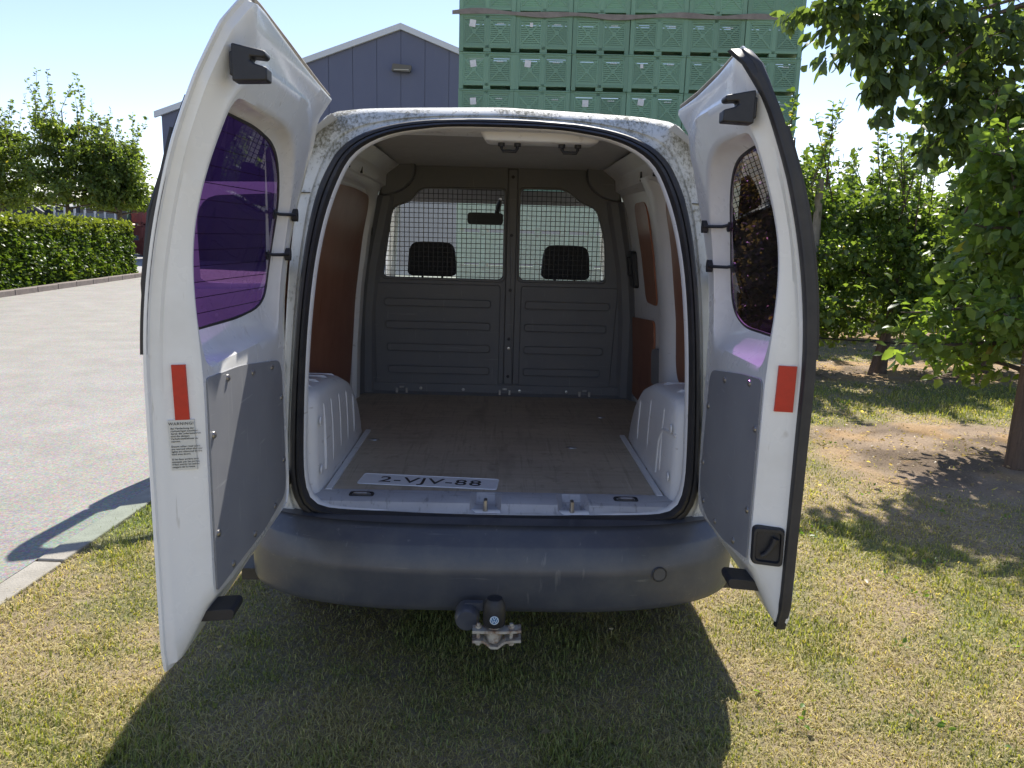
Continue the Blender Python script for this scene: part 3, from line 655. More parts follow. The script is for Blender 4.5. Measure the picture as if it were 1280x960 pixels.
def mesh_grid(name, win, x0, x1, z0, z1):
    P = np.array(win); mb = MB()
    def spans(val, ax):
        Q = np.roll(P, -1, 0); out = []
        for a, b in zip(P, Q):
            if (a[ax]-val)*(b[ax]-val) < 0:
                t = (val-a[ax])/(b[ax]-a[ax]); out.append(a[1-ax]+t*(b[1-ax]-a[1-ax]))
        return sorted(out)
    st = .0245
    for x in np.arange(x0+st/2, x1, st):
        q = spans(x, 0)
        if len(q) >= 2: mb.tube([(x, BH+.006, q[0]-.004), (x, BH+.006, q[-1]+.004)], .0022, 4, False)
    for z in np.arange(z0+st/2, z1, st):
        q = spans(z, 1)
        if len(q) >= 2: mb.tube([(q[0]-.004, BH+.0095, z), (q[-1]+.004, BH+.0095, z)], .0022, 4, False)
    o = mb.build(name, BLACK, bulk, 0); o['kind'] = 'stuff'
    # rim round the opening
    n_ = len(win); mb = MB(); c = P.mean(0)
    g = lambda k: [(c[0]+(a-c[0])*(1+k/abs(.3)), c[1]+(b-c[1])*(1+k/.23)) for a, b in win]
    mb.loft([[(a, BH-.001, b) for a, b in g(.012)], [(a, BH-.008, b) for a, b in g(.008)], [(a, BH-.008, b) for a, b in g(.002)], [(a, BH+.006, b) for a, b in g(-.001)]])
    mb.build('window_rim', BULK, bulk, 30)
mesh_grid('window_mesh', winL, -.6, .02, 1.19, 1.65); mesh_grid('window_mesh', winR, .1, .56, 1.19, 1.66)
for s in (-1, 1):   # stepped upper corners
    mb = MB(); mb.prism(rpoly([(s*.60, 1.60, .02), (s*.60, 1.77, .0), (s*.43, 1.77, .0), (s*.43, 1.69, .05), (s*.50, 1.62, .05)]), lambda a, b, t: (a, BH-t, b), 0, .07)
    mb.build('corner_block', BULK, bulk, 30, .012)
    mb = MB(); mb.loft([[(s*(x0+dx), y, z) for x0, z in ((.715, .58), (.71, 1.0), (.685, 1.25), (.615, 1.60))] for dx, y in ((-.075, BH-.001), (-.055, BH-.02), (-.02, BH-.024), (.0, BH-.07), (.02, BH-.075))], False)
    mb.build('edge_fairing', BULK, bulk, 30)
mb = MB(); mb.loft([[(x, BH-.001, .645), (x, BH-.010, .635), (x, BH-.012, .595), (x, BH-.03, .5805)] for x in (-.70, .70)], False)
mb.build('foot_rail', BULK, bulk, 30)
Ry = Matrix.Rotation(math.pi/2, 4, 'X')
def disc(name, x, z, y, r, m, parent): return MB().lathe([(.0005, 0), (r, 0), (r*.9, r*.35), (.0005, r*.5)], Matrix.Translation((x, y, z)) @ Ry, 12).build(name, m, parent)
for z in (1.71, 1.42, 1.14, .885, .685): disc('bolt', .06, z, BH-.011, .009, BLACK, bulk)
for x, z, y in ((.06, .835, BH-.011), (-.655, .84, BH-.003), (-.40, .612, BH-.012), (-.175, .609, BH-.012), (.125, .607, BH-.012), (.375, .608, BH-.012)): disc('washer', x, z, y, .0085, STEEL, bulk)
for x in (-.50, .045, .47):
    mb = MB()
    for k in (-1, 1): mb.box(x+k*.026-.006, x+k*.026+.006, BH-.022, BH-.011, .584, .612)
    mb.box(x-.012, x+.012, BH-.022, BH-.011, .612, .622); mb.build('floor_clip', STEEL, bulk, 0, .002)

# ---- rear bumper
def yb(x, o): 
    a = min(1, abs(x)/.80); return .16-(.30+o)*(1-a**4.2)**.5
BP = [(-.16, .548), (-.06, .546), (-.085, .545), (-.070, .539), (-.030, .503), (-.020, .494), (-.0165, .489), (.001, .430), (.004, .415), (.003, .406), (-.001, .36), (-.011, .305), (-.022, .284), (-.04, .274), (-.09, .266)]
mb = MB(); R = []
for t in np.linspace(-1, 1, 61):
    x = .80*math.sin(t*math.pi/2); dz = .012*(abs(x)/.8)**2; up = .045*max(0, abs(x)/.8-.35)**1.4
    R.append([(x*(1+o*.10), min(yb(x, o), .16), z+(dz if z > .45 else up)) for o, z in BP])
mb.loft(R, False); bump = mb.build('bumper', BUMPER, van, 50)
xq, zq = .505, .415
yq = yb(xq, .004); sl = (yb(xq+.02, 0)-yb(xq-.02, 0))/.04
Mq = Matrix.Translation((xq, yq-.001, zq)) @ Matrix.Rotation(math.atan(sl), 4, 'Z') @ Ry
mb = MB(); mb.lathe([(.0235, -.003), (.0235, .0015), (.021, .003), (.0205, .0003), (.0195, .0025), (.001, .0025)], Mq, 28); mb.build('towing_eye_cap', BUMPER, bump)
mb = MB(); rg = [[Mq @ Vector((r*math.cos(a), r*math.sin(a), .0032)) for a in [2*math.pi*k/28 for k in range(28)]] for r in (.0212, .0238)]; mb.loft(rg); mb.build('cap_gap', BLACK, bump, 0)

# ---- tow bar
TX, TY = .005, -.25
mb = MB(); mb.tube([(TX, .1, .30), (TX, -.12, .262), (TX, -.22, .25), (TX, TY, .27), (TX, TY, .31)], [.03, .03, .026, .022, .018], 12)
tow = mb.build('tow_bar', RUSTY, van)
mb = MB(); mb.lathe([(.030, .312), (.0325, .318), (.032, .355), (.030, .378), (.022, .392), (.002, .395)], Matrix.Translation((TX, TY, 0)), 24); cap = mb.build('ball_cover', BLACK, tow)
mb = MB()
for zz, amp in ((.302, 0), (.272, -.018)):
    pr = [(-.062, 0), (-.03, 0), (-.018, amp*.5), (-.008, amp), (.012, amp), (.022, amp*.5), (.034, 0), (.078, .004)]
    mb.loft([[(TX+x, y, zz+z) for x, z in pr] for y in (TY-.026, TY+.01)]+[[(TX+x, y, zz+z-.008) for x, z in pr] for y in (TY+.01, TY-.026)]+[[(TX+x, TY-.026, zz+z) for x, z in pr]], False)
    mb.add([(TX+.078, TY-.026, zz+.004), (TX+.078, TY+.01, zz+.004), (TX+.078, TY+.01, zz-.004), (TX+.078, TY-.026, zz-.004)], [(0, 1, 2, 3)])
mb.build('clamp', RUSTY, tow, 20)
mb = MB()
for x in (-.045, .05): mb.tube([(TX+x, TY-.008, .252), (TX+x, TY-.008, .318)], .0055, 6); mb.lathe([(.009, 0), (.009, .007)], Matrix.Translation((TX+x, TY-.008, .252)), 6); mb.lathe([(.009, 0), (.009, .007)], Matrix.Translation((TX+x, TY-.008, .304)), 6)
mb.build('clamp_bolt', RUSTY, tow, 20)
mb = MB(); mb.lathe([(.036, -.04), (.037, .0), (.034, .018), (.029, .024), (.002, .024)], Matrix.Translation((-.075, -.20, .305)) @ Ry, 20); mb.box(-.085, -.03, -.19, -.17, .32, .345); mb.build('trailer_socket', BUMPER, tow)
# roundel on the ball cover
EM = Matrix.Translation((TX, TY-.0335, .340)) @ Ry
BLUE = mat('emblem_blue', (.03, .16, .34), .4); EMW = mat('emblem_white', (.62, .70, .74), .4)
MB().lathe([(.0005, -.004), (.0125, -.004), (.0125, .0), (.0005, .0004)], EM, 24).build('emblem', BLUE, cap)
mb = MB(); mb.loft([[EM @ Vector((r*math.cos(a), r*math.sin(a), z)) for a in [2*math.pi*k/24 for k in range(24)]] for r, z in ((.0105, .0004), (.0105, .0012), (.0128, .0012), (.0128, .0))])
def stroke(mb, pts, wd):
    for a, b in zip(pts, pts[1:]):
        a = Vector(a); b = Vector(b); d = (b-a).normalized(); nn = Vector((-d.y, d.x))*wd/2
        mb.add([EM @ Vector((q.x, q.y, z)) for z in (.0004, .0012) for q in (a-nn, b-nn, b+nn, a+nn)], [(0, 3, 2, 1), (4, 5, 6, 7), (0, 1, 5, 4), (1, 2, 6, 5), (2, 3, 7, 6), (3, 0, 4, 7)])
stroke(mb, [(-.0042, .0090), (0, .0012), (.0042, .0090)], .0019)
stroke(mb, [(-.0085, .0050), (-.0040, -.0080), (0, -.0006), (.0040, -.0080), (.0085, .0050)], .0019)
mb.build('emblem_mark', EMW, cap, 0)

# ---- brown recess boxes, door hinges, cable boot in the jambs
for s in (-1, 1):
    mb = MB(); mb.prism(rpoly([(.655, .77, .01), (.72, .77, .02), (.70, 1.02, .03), (.643, 1.02, .01)]), lambda a, b, t: (s*a, t, b), .004, .10)
    mb.build('jamb_box', JAMB, van, 30, .006)  # plain brown box standing in for the dark recess of the door jamb
    for z in (.66, 1.30):
        mb = MB(); mb.box(s*.655-.02, s*.655+.02, -.012, .02, z-.02, z+.02); mb.lathe([(.013, -.028), (.013, .028)], Matrix.Translation((s*.660, -.022, z)), 12); mb.tube([(s*.648, -.005, z-.035), (s*.652, -.018, z-.07)], .007, 6)
        mb.lathe([(.008, 0), (.007, .006)], Matrix.Translation((s*.648, -.012, z+.012)) @ Ry, 6)
        mb.build('door_hinge', JAMB, van, 30, .002)
mb = MB(); mb.tube([(.655, .03, .84), (.66, -.01, .865), (.672, -.045, .85), (.678, -.06, .80)], .013, 10)
for k in range(14):
    t = k/13; p = Vector((.655, .03, .84)).lerp(Vector((.678, -.06, .80)), t); p.z += .045*math.sin(math.pi*t)*.9
    mb.lathe([(.013, -.002), (.0165, 0), (.013, .002)], Matrix.Translation(p) @ Matrix.Rotation(math.pi/2*(1-t*.9), 4, 'X'), 10)
mb.build('cable_boot', RUBBER, van)

# ------------------------------------------------------------------ rear doors
def rear_door(s, W, din0, skin, box, hole, glass, board, label):
    piv = Vector((s*.655, -.02)); a = math.radians(88)
    ud = Vector((-s*math.cos(a), -math.sin(a))); dd = Vector((-s*math.sin(a), math.cos(a)))
    def P(u, d, z): q = piv+ud*u+dd*d; return Vector((q.x, q.y, z))
    M = Matrix(((ud.x, dd.x, 0, piv.x), (ud.y, dd.y, 0, piv.y), (0, 0, 1, 0), (0, 0, 0, 1)))   # local (u, d, z) to the van
    bow = -.108 if s < 0 else -.112
    dsk = lambda u, z: bow*u-.006+rake(z)
    din = lambda u, z: din0+rake(z)-.042*float(sstep(1.08, 1.45, z))*max(0, u/W)
    c = (W*.5, 1.40); N = 260; AN = [2*math.pi*(k+.5)/N for k in range(N)]
    A, B, Hh, G = [polar(q, c, AN) for q in (skin, box, hole, glass)]
    def inset(Q, k): return [(c[0]+(u-c[0])*(1-k/max(.05, math.hypot(u-c[0], z-c[1]))), c[1]+(z-c[1])*(1-k/max(.05, math.hypot(u-c[0], z-c[1])))) for u, z in Q]
    R = []
    def put(Q, f): R.append([P(u, f(u, z), z) for u, z in Q])
    put(G, dsk)
    for t in (.35, .7): put(lerp2(G, inset(A, .004), t), dsk)
    put(inset(A, .004), dsk); put(A, lambda u, z: dsk(u, z)+.003); put(A, lambda u, z: dsk(u, z)+.008); put(inset(A, .012), lambda u, z: dsk(u, z)+.010)
    A2 = inset(A, .016)
    put(A2, lambda u, z: dsk(u, z)+.016)
    put(inset(A, .019), lambda u, z: dsk(u, z)+.026); put(inset(A, .026), lambda u, z: dsk(u, z)+.030)
    put(lerp2(A2, B, .45), lambda u, z: dsk(u, z)*.62+.016+din(u, z)*.38)
    put(lerp2(A2, B, .85), lambda u, z: dsk(u, z)*.18+din(u, z)*.82)
    put(lerp2(A2, B, .97), lambda u, z: din(u, z)-.004)
    put(inset(B, .004), lambda u, z: din(u, z))
    for t in (.2, .4, .6, .8, .95): put(lerp2(inset(B, .004), Hh, t), din)
    put(Hh, lambda u, z: din(u, z)-.004)
    for t, q in ((.10, .25), (.35, .62), (.75, .88)): put(lerp2(Hh, G, t), lambda u, z: din(u, z)*(1-q)+(dsk(u, z)+.006)*q)
    put(G, lambda u, z: dsk(u, z)+.006); put(G, dsk)
    mb = MB(); mb.loft(R)
    door = mb.build('rear_door', WHITE, van, 38); door['label'] = label
    # tinted window and its black rim
    gl = MB(); gl.add([P(u, dsk(u, z)+.004, z) for u, z in inset(G, -.002)], [tuple(range(N))]); gl.build('window', PURPLE, door, 0)
    rim = MB(); rim.loft([[P(u, dsk(u, z)+o, z) for u, z in Q] for Q, o in ((inset(G, -.001), .0065), (inset(G, .006), .0068), (inset(G, .006), .003))]); rim.build('window_rim', RUBBER, door, 0)
    # outer glass edge seen past the door's free edge
    og = MB(); zz = np.linspace(1.16, 1.66, 16)
    og.loft([[P(W-.012-.05*max(0, z-1.5)*2-o, dsk(W, z)+d, z) for z in zz] for o, d in ((.004, .010), (-.0095, .009), (-.0115, -.004), (.002, -.008), (.08, -.006), (.08, -.001))], False)
    og.build('glass_edge', RUBBER, door, 40)
    # trim board with dome screws
    bp = rpoly(board, 6); bd = MB(); bd.loft([[P(u, din(u, z)+.0005, z) for u, z in bp], [P(u, din(u, z)+.004, z) for u, z in bp]], True, False, True); bd.build('trim_board', BOARD, door, 20)
    bc = (sum(p[0] for p in board)/len(board), sum(p[1] for p in board)/len(board)); k = 0
    big = [board[i] for i in range(len(board))]
    scr = []
    for i in range(len(big)):
        p = Vector(big[i][:2]); q = Vector(big[(i+1) % len(big)][:2])
        nn = max(1, int((q-p).length/.19))
        for j in range(nn): scr.append(p.lerp(q, (j+.5)/nn))
    first = None
    for p in scr:
        p = p.lerp(Vector(bc), .022/max(.03, (Vector(bc)-p).length))
        loc = P(p.x, din(p.x, p.y)+.004, p.y)
        if first is None:
            first = MB().lathe([(.0085, 0), (.008, .003), (.004, .0055), (.0005, .006)], Matrix.Rotation(math.pi/2*(-s), 4, 'Y'), 10).build('screw', STEEL, door); o = first
        else:
            o = first.copy(); col.objects.link(o)
        o.location = loc
    # speaker mark on the left board is a pressed ring
    # upper latch: forked block at the free edge
    u0 = W-.035; zl = 1.723 if s < 0 else 1.697; dl = din(u0, zl)-.008
    fork = [(0, -.033), (.066, -.030), (.0665, -.006), (.044, .000), (.034, .006), (.036, .013), (.060, .011), (.065, .016), (.063, .024), (0, .036)]
    lt = MB(); lt.prism(fork, lambda d, z, t: P(u0-t, dl+d, zl+z), -.008, .032); lt.box(u0-.024, u0+.003, dl-.006, dl+.02, zl-.022, zl+.022, M)
    lt.build('latch', BLACK, door, 30, .003)
    # lower latch tongue
    ul = W-.06; zb = .568 if s < 0 else .592
    lw = MB(); lw.prism(rpoly([(-.03, zb-.018, .004), (.066, zb-.012, .008), (.070, zb+.006, .006), (.064, zb+.014, .006), (.03, zb+.012, .004), (-.03, zb+.004, .002)]), lambda d, z, t: P(ul-t, din0+d-.034, z), 0, .07)
    lw.build('lower_latch', BLACK, door, 30, .003)
    # window stays on the hinge side
    for zk in (1.455, 1.345):
        st = MB(); uk = .045 if s < 0 else .06
        cpt = P(uk, din(uk, zk)+.006, zk)
        st.prism([(.0105*math.cos(t)*1.0, .018*math.sin(t)) for t in [2*math.pi*k/14 for k in range(14)]], lambda aa, b, t: cpt+Vector((ud.x*aa+dd.x*t, ud.y*aa+dd.y*t, b)), -.006, .010)
        st.tube([cpt+Vector((dd.x*.006, dd.y*.006, 0)), P(uk+.05, din(uk, zk)+.004, zk), P(uk+.075, (din(uk, zk)+dsk(uk+.08, zk))/2, zk), P(uk+.088, dsk(uk+.088, zk)+.008, zk+.004)], .0045, 8)
        st.lathe([(.014, 0), (.014, .005), (.004, .006)], Matrix.Translation(P(uk+.088, dsk(uk+.088, zk)+.006, zk)) @ Matrix.Rotation(math.pi/2*(-s), 4, 'Y'), 12)
        st.build('window_stay', BLACK, door, 40)
    return door, P, dsk, din, A, inset, M, A2, B
skinL = [(.02, .575), (.20, .545), (.45, .50), (.66, .468), (.742, .456), (.750, .50), (.75, 1.15), (.75, 1.58), (.742, 1.70), (.724, 1.80), (.682, 1.862), (.62, 1.858), (.41, 1.834), (.18, 1.806), (.02, 1.788), (.022, 1.775), (.055, 1.755), (.055, 1.72), (.018, 1.66), (.0, 1.55), (-.003, 1.1), (.0, .8), (.005, .62)]
boxL = rpoly([(.03, .598, .06), (.58, .600, .0), (.712, .617, .02), (.712, 1.12, .0), (.708, 1.50, 0), (.685, 1.68, .06), (.56, 1.745, .05), (.14, 1.738, .10), (.012, 1.58, .1), (.004, 1.1, .0), (.012, .8, .0)])
holeL = rpoly([(.076, 1.118, .06), (.68, 1.122, .05), (.704, 1.20, .04), (.697, 1.52, .05), (.668, 1.672, .04), (.30, 1.662, .06), (.17, 1.615, .09), (.068, 1.47, .12), (.066, 1.28, .1)])
glassL = rpoly([(.112, 1.205, .10), (.30, 1.186, .05), (.632, 1.182, .03), (.648, 1.25, .03), (.656, 1.48, .03), (.648, 1.658, .02), (.40, 1.648, .05), (.255, 1.625, .06), (.165, 1.565, .07), (.100, 1.47, .07), (.098, 1.30, .07)])
boardL = [(.05, .635, .06), (.30, .616, 0), (.695, .628, .01), (.695, 1.104, .012), (.46, 1.092, .05), (.062, 1.042, .06)]
dL, PL_, dskL, dinL, AL, insL, ML, A2L, BL = rear_door(-1, .75, .018, skinL, boxL, holeL, glassL, boardL, 'wide rear door with the warning sticker and wiper')
dR0 = .028
skinR = [(.02, .575), (.20, .55), (.40, .525), (.52, .505), (.580, .495), (.60, .54), (.60, 1.15), (.594, 1.55), (.582, 1.70), (.556, 1.80), (.52, 1.832), (.40, 1.816), (.20, 1.796), (.03, 1.786), (.032, 1.772), (.062, 1.755), (.05, 1.715), (.010, 1.66), (.0, 1.55), (-.003, 1.1), (.0, .8), (.005, .62)]
boxR = rpoly([(.03, .60, .06), (.30, .615, .0), (.572, .650, .02), (.572, 1.12, 0), (.566, 1.50, 0), (.548, 1.66, .05), (.46, 1.735, .05), (.13, 1.732, .1), (.012, 1.58, .1), (.004, 1.1, 0), (.012, .8, 0)])
holeR = rpoly([(.07, 1.118, .06), (.53, 1.125, .05), (.560, 1.20, .04), (.553, 1.50, .05), (.528, 1.655, .04), (.30, 1.650, .05), (.19, 1.615, .08), (.10, 1.50, .1), (.062, 1.28, .1)])
glassR = rpoly([(.105, 1.235, .07), (.19, 1.185, .06), (.48, 1.182, .04), (.515, 1.25, .04), (.52, 1.48, .04), (.514, 1.64, .03), (.40, 1.638, .05), (.27, 1.615, .06), (.18, 1.53, .07), (.115, 1.36, .08)])
boardR = [(.05, .665, .07), (.15, .622, .05), (.36, .632, 0), (.558, .668, .01), (.560, 1.105, .03), (.40, 1.09, .03), (.075, 1.045, .05)]
dR, PR_, dskR, dinR, AR, insR, MR, A2R, BR = rear_door(1, .60, dR0, skinR, boxR, holeR, glassR, boardR, 'narrow rear door with the rubber edge seal and latch housing')

# heating wires on the wide door's window
hw = MB()
for z in np.arange(1.22, 1.64, .036):
    us = np.linspace(.11, .648, 9)
    P2 = [(u, z) for u in us if z < 1.44 or u > .10+(z-1.44)*.75]
    hw.loft([[PL_(u, dskL(u, q)+.0052, q+dz) for u, q in P2] for dz in (-.0009, .0009)], False)
o = hw.build('heating_wires', BLACK, dL, 0); o['kind'] = 'stuff'
# free-edge face pieces: reflectors, sticker, wiper, edge seal, latch housing
def edge_frame(P, dsk, din, u_sk, u_in, z, t):
    """point on the door's free end face, t = 0 at the skin, 1 at the inner corner"""
    a = P(u_sk-.018, dsk(u_sk, z)+.018, z); b = P(u_in-.001, din(u_in, z)-.006, z); return a.lerp(b, t)
def face_quad(P, dsk, din, us, ui, z0, z1, t0, t1, lift, sh=0.):
    out = [Vector((0, -lift, 0))+edge_frame(P, dsk, din, us, ui, z, t) for z, t in ((z0, t0+sh), (z0, t1+sh), (z1, t1), (z1, t0))]
    return out
def plate4(name, q, th, m, parent):
    mb = MB(); off = Vector((0, th, 0)); mb.add([*q, *[p+off for p in q]], [(0, 1, 2, 3), (7, 6, 5, 4), (0, 4, 5, 1), (1, 5, 6, 2), (2, 6, 7, 3), (3, 7, 4, 0)]); return mb.build(name, m, parent, 0)
plate4('reflector', face_quad(PL_, dskL, dinL, .75, .712, 1.022, 1.137, .40, .72, .008, .02), .006, RED, dL)
plate4('reflector', face_quad(PR_, dskR, dinR, .60, .572, 1.036, 1.142, .26, .78, .008), .006, RED, dR)
PAPER = mat('sticker_paper', (.62, .61, .55), .5); INK = mat('sticker_ink', (.03, .03, .03), .6)
q = face_quad(PL_, dskL, dinL, .75, .712, .915, 1.022, .25, .84, .0075, .03); plate4('warning_label', q, .005, PAPER, dL)
xa = (q[2]-q[3]).normalized(); za = Vector((0, 0, 1)); za = (za-xa*za.dot(xa)).normalized(); na = xa.cross(za)
def frame(o): return Matrix(((xa.x, za.x, na.x, o.x), (xa.y, za.y, na.y, o.y), (xa.z, za.z, na.z, o.z), (0, 0, 0, 1)))
wd = (q[2]-q[3]).length
text_mesh('lettering', 'WARNING!', .0085, INK, dL, frame(q[3]+xa*wd*.5-za*.0105+na*.0006), .0002, spacing=1.15)
body = ("Bei Verdeckung der\nrückwärtigen Leuchten\ndurch die Laderaumtüren\nsind die übrigen\nVerkehrsteilnehmer zu\nwarnen.\n\nEnsure other road users\nare warned when the rear\nlights are obscured by the\nload area doors.\n\nSi les feux arrière sont\nmasqués par les portes,\nil faut avertir les autres\nusagers de la route.")
text_mesh('lettering', body, .0056, INK, dL, frame(q[3]+xa*.004-za*.0195+na*.0006), .0002, 'LEFT', 1.0, .98)
# wiper on the outside of the wide door
wp = MB(); wp.tube([PL_(.66, dskL(.7, 1.13)-.004, 1.13), PL_(.70, dskL(.72, 1.16)-.008, 1.16), PL_(.725, dskL(.72, 1.30)-.014, 1.30), PL_(.73, dskL(.72, 1.42)-.013, 1.44), PL_(.715, dskL(.7, 1.52)-.008, 1.54)], [.011, .010, .006, .006, .007], 8)
wp.tube([PL_(.735, dskL(.72, 1.22)-.009, 1.17), PL_(.738, dskL(.72, 1.4)-.009, 1.40), PL_(.722, dskL(.72, 1.58)-.008, 1.60)], .006, 6); wp.box(.70, .73, dskL(.7, 1.45)-.018, dskL(.7, 1.45)-.006, 1.455, 1.475, ML)
wp.build('wiper', BLACK, dL, 40)
# thick rubber along the narrow door's free edge
pts = []
for z in np.linspace(.50, 1.822, 40):
    k = np.interp(z, [.5, .56, 1.1, 1.55, 1.7, 1.80, 1.825], [.578, .594, .597, .589, .577, .552, .515]); pts.append((k, z))
rs = MB(); R = []
for i, (u, z) in enumerate(pts):
    g = .60*(1+.8*max(0, (z-1.72)/.09))-.2*max(0, (.56-z)/.06); b = dskR(u, z)+.012
    R.append([PR_(u-.016, b-.016*g, z), PR_(u+.006, b-.018*g, z), PR_(u+.016*g, b-.010, z), PR_(u+.018*g, b+.002, z), PR_(u+.014*g, b+.006, z), PR_(u+.017*g, b+.012, z), PR_(u+.012*g, b+.024*g, z), PR_(u-.008, b+.026*g, z), PR_(u-.016, b+.012, z)])
rs.loft(R, True, True, True); rs.build('edge_seal', RUBBER, dR, 60)
# latch housing with a pull handle on the narrow door's end face
hz = MB(); ho = rpoly([(-.036, -.047, .012), (.034, -.044, .014), (.036, .047, .014), (-.034, .046, .012)]); e0 = edge_frame(PR_, dskR, dinR, .60, .572, .712, .60)
ex = (edge_frame(PR_, dskR, dinR, .60, .572, .712, 1)-edge_frame(PR_, dskR, dinR, .60, .572, .712, 0)); ex.normalize(); ey = Vector((0, 0, 1)); en = ex.cross(ey)
if en.y > 0: en = -en
hz.loft([[e0+ex*a*k+ey*b*k+en*t for a, b in ho] for k, t in ((1.05, -.01), (1.03, .014), (.96, .020), (.82, .020), (.76, .013))], True, False, True)
hz.build('latch_housing', BLACK, dR, 30)
hh = MB(); hh.tube([e0+ex*x+ey*z+en*.021 for x, z in ((.014, -.022), (.004, -.016), (-.006, -.002), (-.012, .014), (-.015, .024))], [.005, .006, .007, .008, .009], 8); hh.build('pull_handle', BLACK, dR)
# drip gasket along the top flanges
for P, dsk, A, dr, W in ((PL_, dskL, AL, dL, .75), (PR_, dskR, AR, dR, .60)):
    g = MB(); top = [(u, z) for u, z in A if z > 1.784 and u < W-.09]; top.sort()
    g.tube([P(u, dsk(u, z)+.008, z-.004) for u, z in top], .0048, 8); g.build('drip_gasket', mat('dusty_brown_gasket', (.22, .19, .15), .8, (.30, .27, .22), 20), dr, 60)

# ------------------------------------------------------------------ loose number plate on the cargo floor
pl = empty('number_plate', (-.226, .222, .5815), math.radians(-4.6))
tag(pl, 'white number plate with black characters lying loose on the cargo floor', 'number plate')
mb = MB(); mb.prism(rpoly([(-.237, -.056, .012), (.237, -.056, .012), (.237, .056, .012), (-.237, .056, .012)]), lambda a, b, t: (a, b, t), 0, .0022)
mb.build('plate_blank', mat('plate_white', (.86, .87, .88), .35, (.80, .80, .80), 30), pl, 30)
mb = MB(); f_ = rpoly([(-.237, -.056, .012), (.237, -.056, .012), (.237, .056, .012), (-.237, .056, .012)])
mb.loft([[(a*k, b*k2, z) for a, b in f_] for k, k2, z in ((1.0, 1.0, .0021), (.996, .985, .0034), (.985, .94, .0034), (.982, .93, .0021))]); mb.build('plate_rim', mat('plate_white', (.66, .67, .68)), pl, 30)
text_mesh('characters', '2-VJV-88', .083, mat('plate_black', (.02, .018, .015), .5), pl, Matrix.Translation((.005, -.029, .0026)) @ Matrix.Scale(1.12, 4, (1, 0, 0)), .0006, spacing=1.06)

# ------------------------------------------------------------------ foliage
LEAF = attr_mat('leaf', .40, .45, .38); NEEDLE = None
BARK = mat('grey_brown_bark', (.13, .095, .07), .9, (.07, .055, .04), 18, bump=.8, bscale=40)
def leaves(name, P, D, size, colr, parent=None, m=LEAF, wr=.58, fold=.16, kind=None):
    """one mesh of folded, curled leaves: P bases, D axes, size lengths, colr colours"""
    n = len(P); D = D/np.linalg.norm(D, axis=1, keepdims=True)
    r = RNG.normal(size=(n, 3)); r[:, 2] += .9; S = np.cross(D, r); S /= np.linalg.norm(S, axis=1, keepdims=True)+1e-9; U = np.cross(S, D)
    sz = size[:, None]; w = wr*sz*RNG.uniform(.8, 1.15, (n, 1)); curl = RNG.uniform(-.05, .30, (n, 1))
    base = P; c = P+D*sz*.5+U*sz*.02; l = P+D*sz*.42-S*w*.5+U*fold*w; q = P+D*sz*.42+S*w*.5+U*fold*w
    l2 = P+D*sz*.78-S*w*.30+U*(fold*w*.6-curl*sz*.35); q2 = P+D*sz*.78+S*w*.30+U*(fold*w*.6-curl*sz*.35); t = P+D*sz*(1-curl*.3)-U*curl*sz*.8
    V = np.stack([base, c, l, q, l2, q2, t], 1).reshape(-1, 3)
    F = np.array([[0, 1, 2], [0, 3, 1], [1, 4, 2], [1, 3, 5], [1, 6, 4], [1, 5, 6]]); F = (F[None]+7*np.arange(n)[:, None, None]).reshape(-1, 3)
    me = bpy.data.meshes.new(name); me.vertices.add(len(V)); me.vertices.foreach_set('co', V.astype(np.float32).ravel())
    me.loops.add(F.size); me.loops.foreach_set('vertex_index', F.astype(np.int32).ravel()); me.polygons.add(len(F))
    me.polygons.foreach_set('loop_start', np.arange(0, F.size, 3, dtype=np.int32)); me.update(); me.validate()
    me.polygons.foreach_set('use_smooth', [True]*len(me.polygons))
    set_col(me, np.repeat(colr, 7, 0)); me.materials.append(m)
    o = bpy.data.objects.new(name, me); col.objects.link(o)
    if parent is not None: o.parent = parent
    if kind: o['kind'] = kind
    return o
def leaf_cols(n, c0, c1, yellow=.008):
    t = RNG.random((n, 1)); c = np.array(c0)*(1-t)+np.array(c1)*t; c = c*RNG.uniform(.75, 1.25, (n, 1))
    y = RNG.random(n) < yellow; c[y] = np.array([.24, .22, .05])*RNG.uniform(.7, 1.1, (y.sum(), 1)); return c
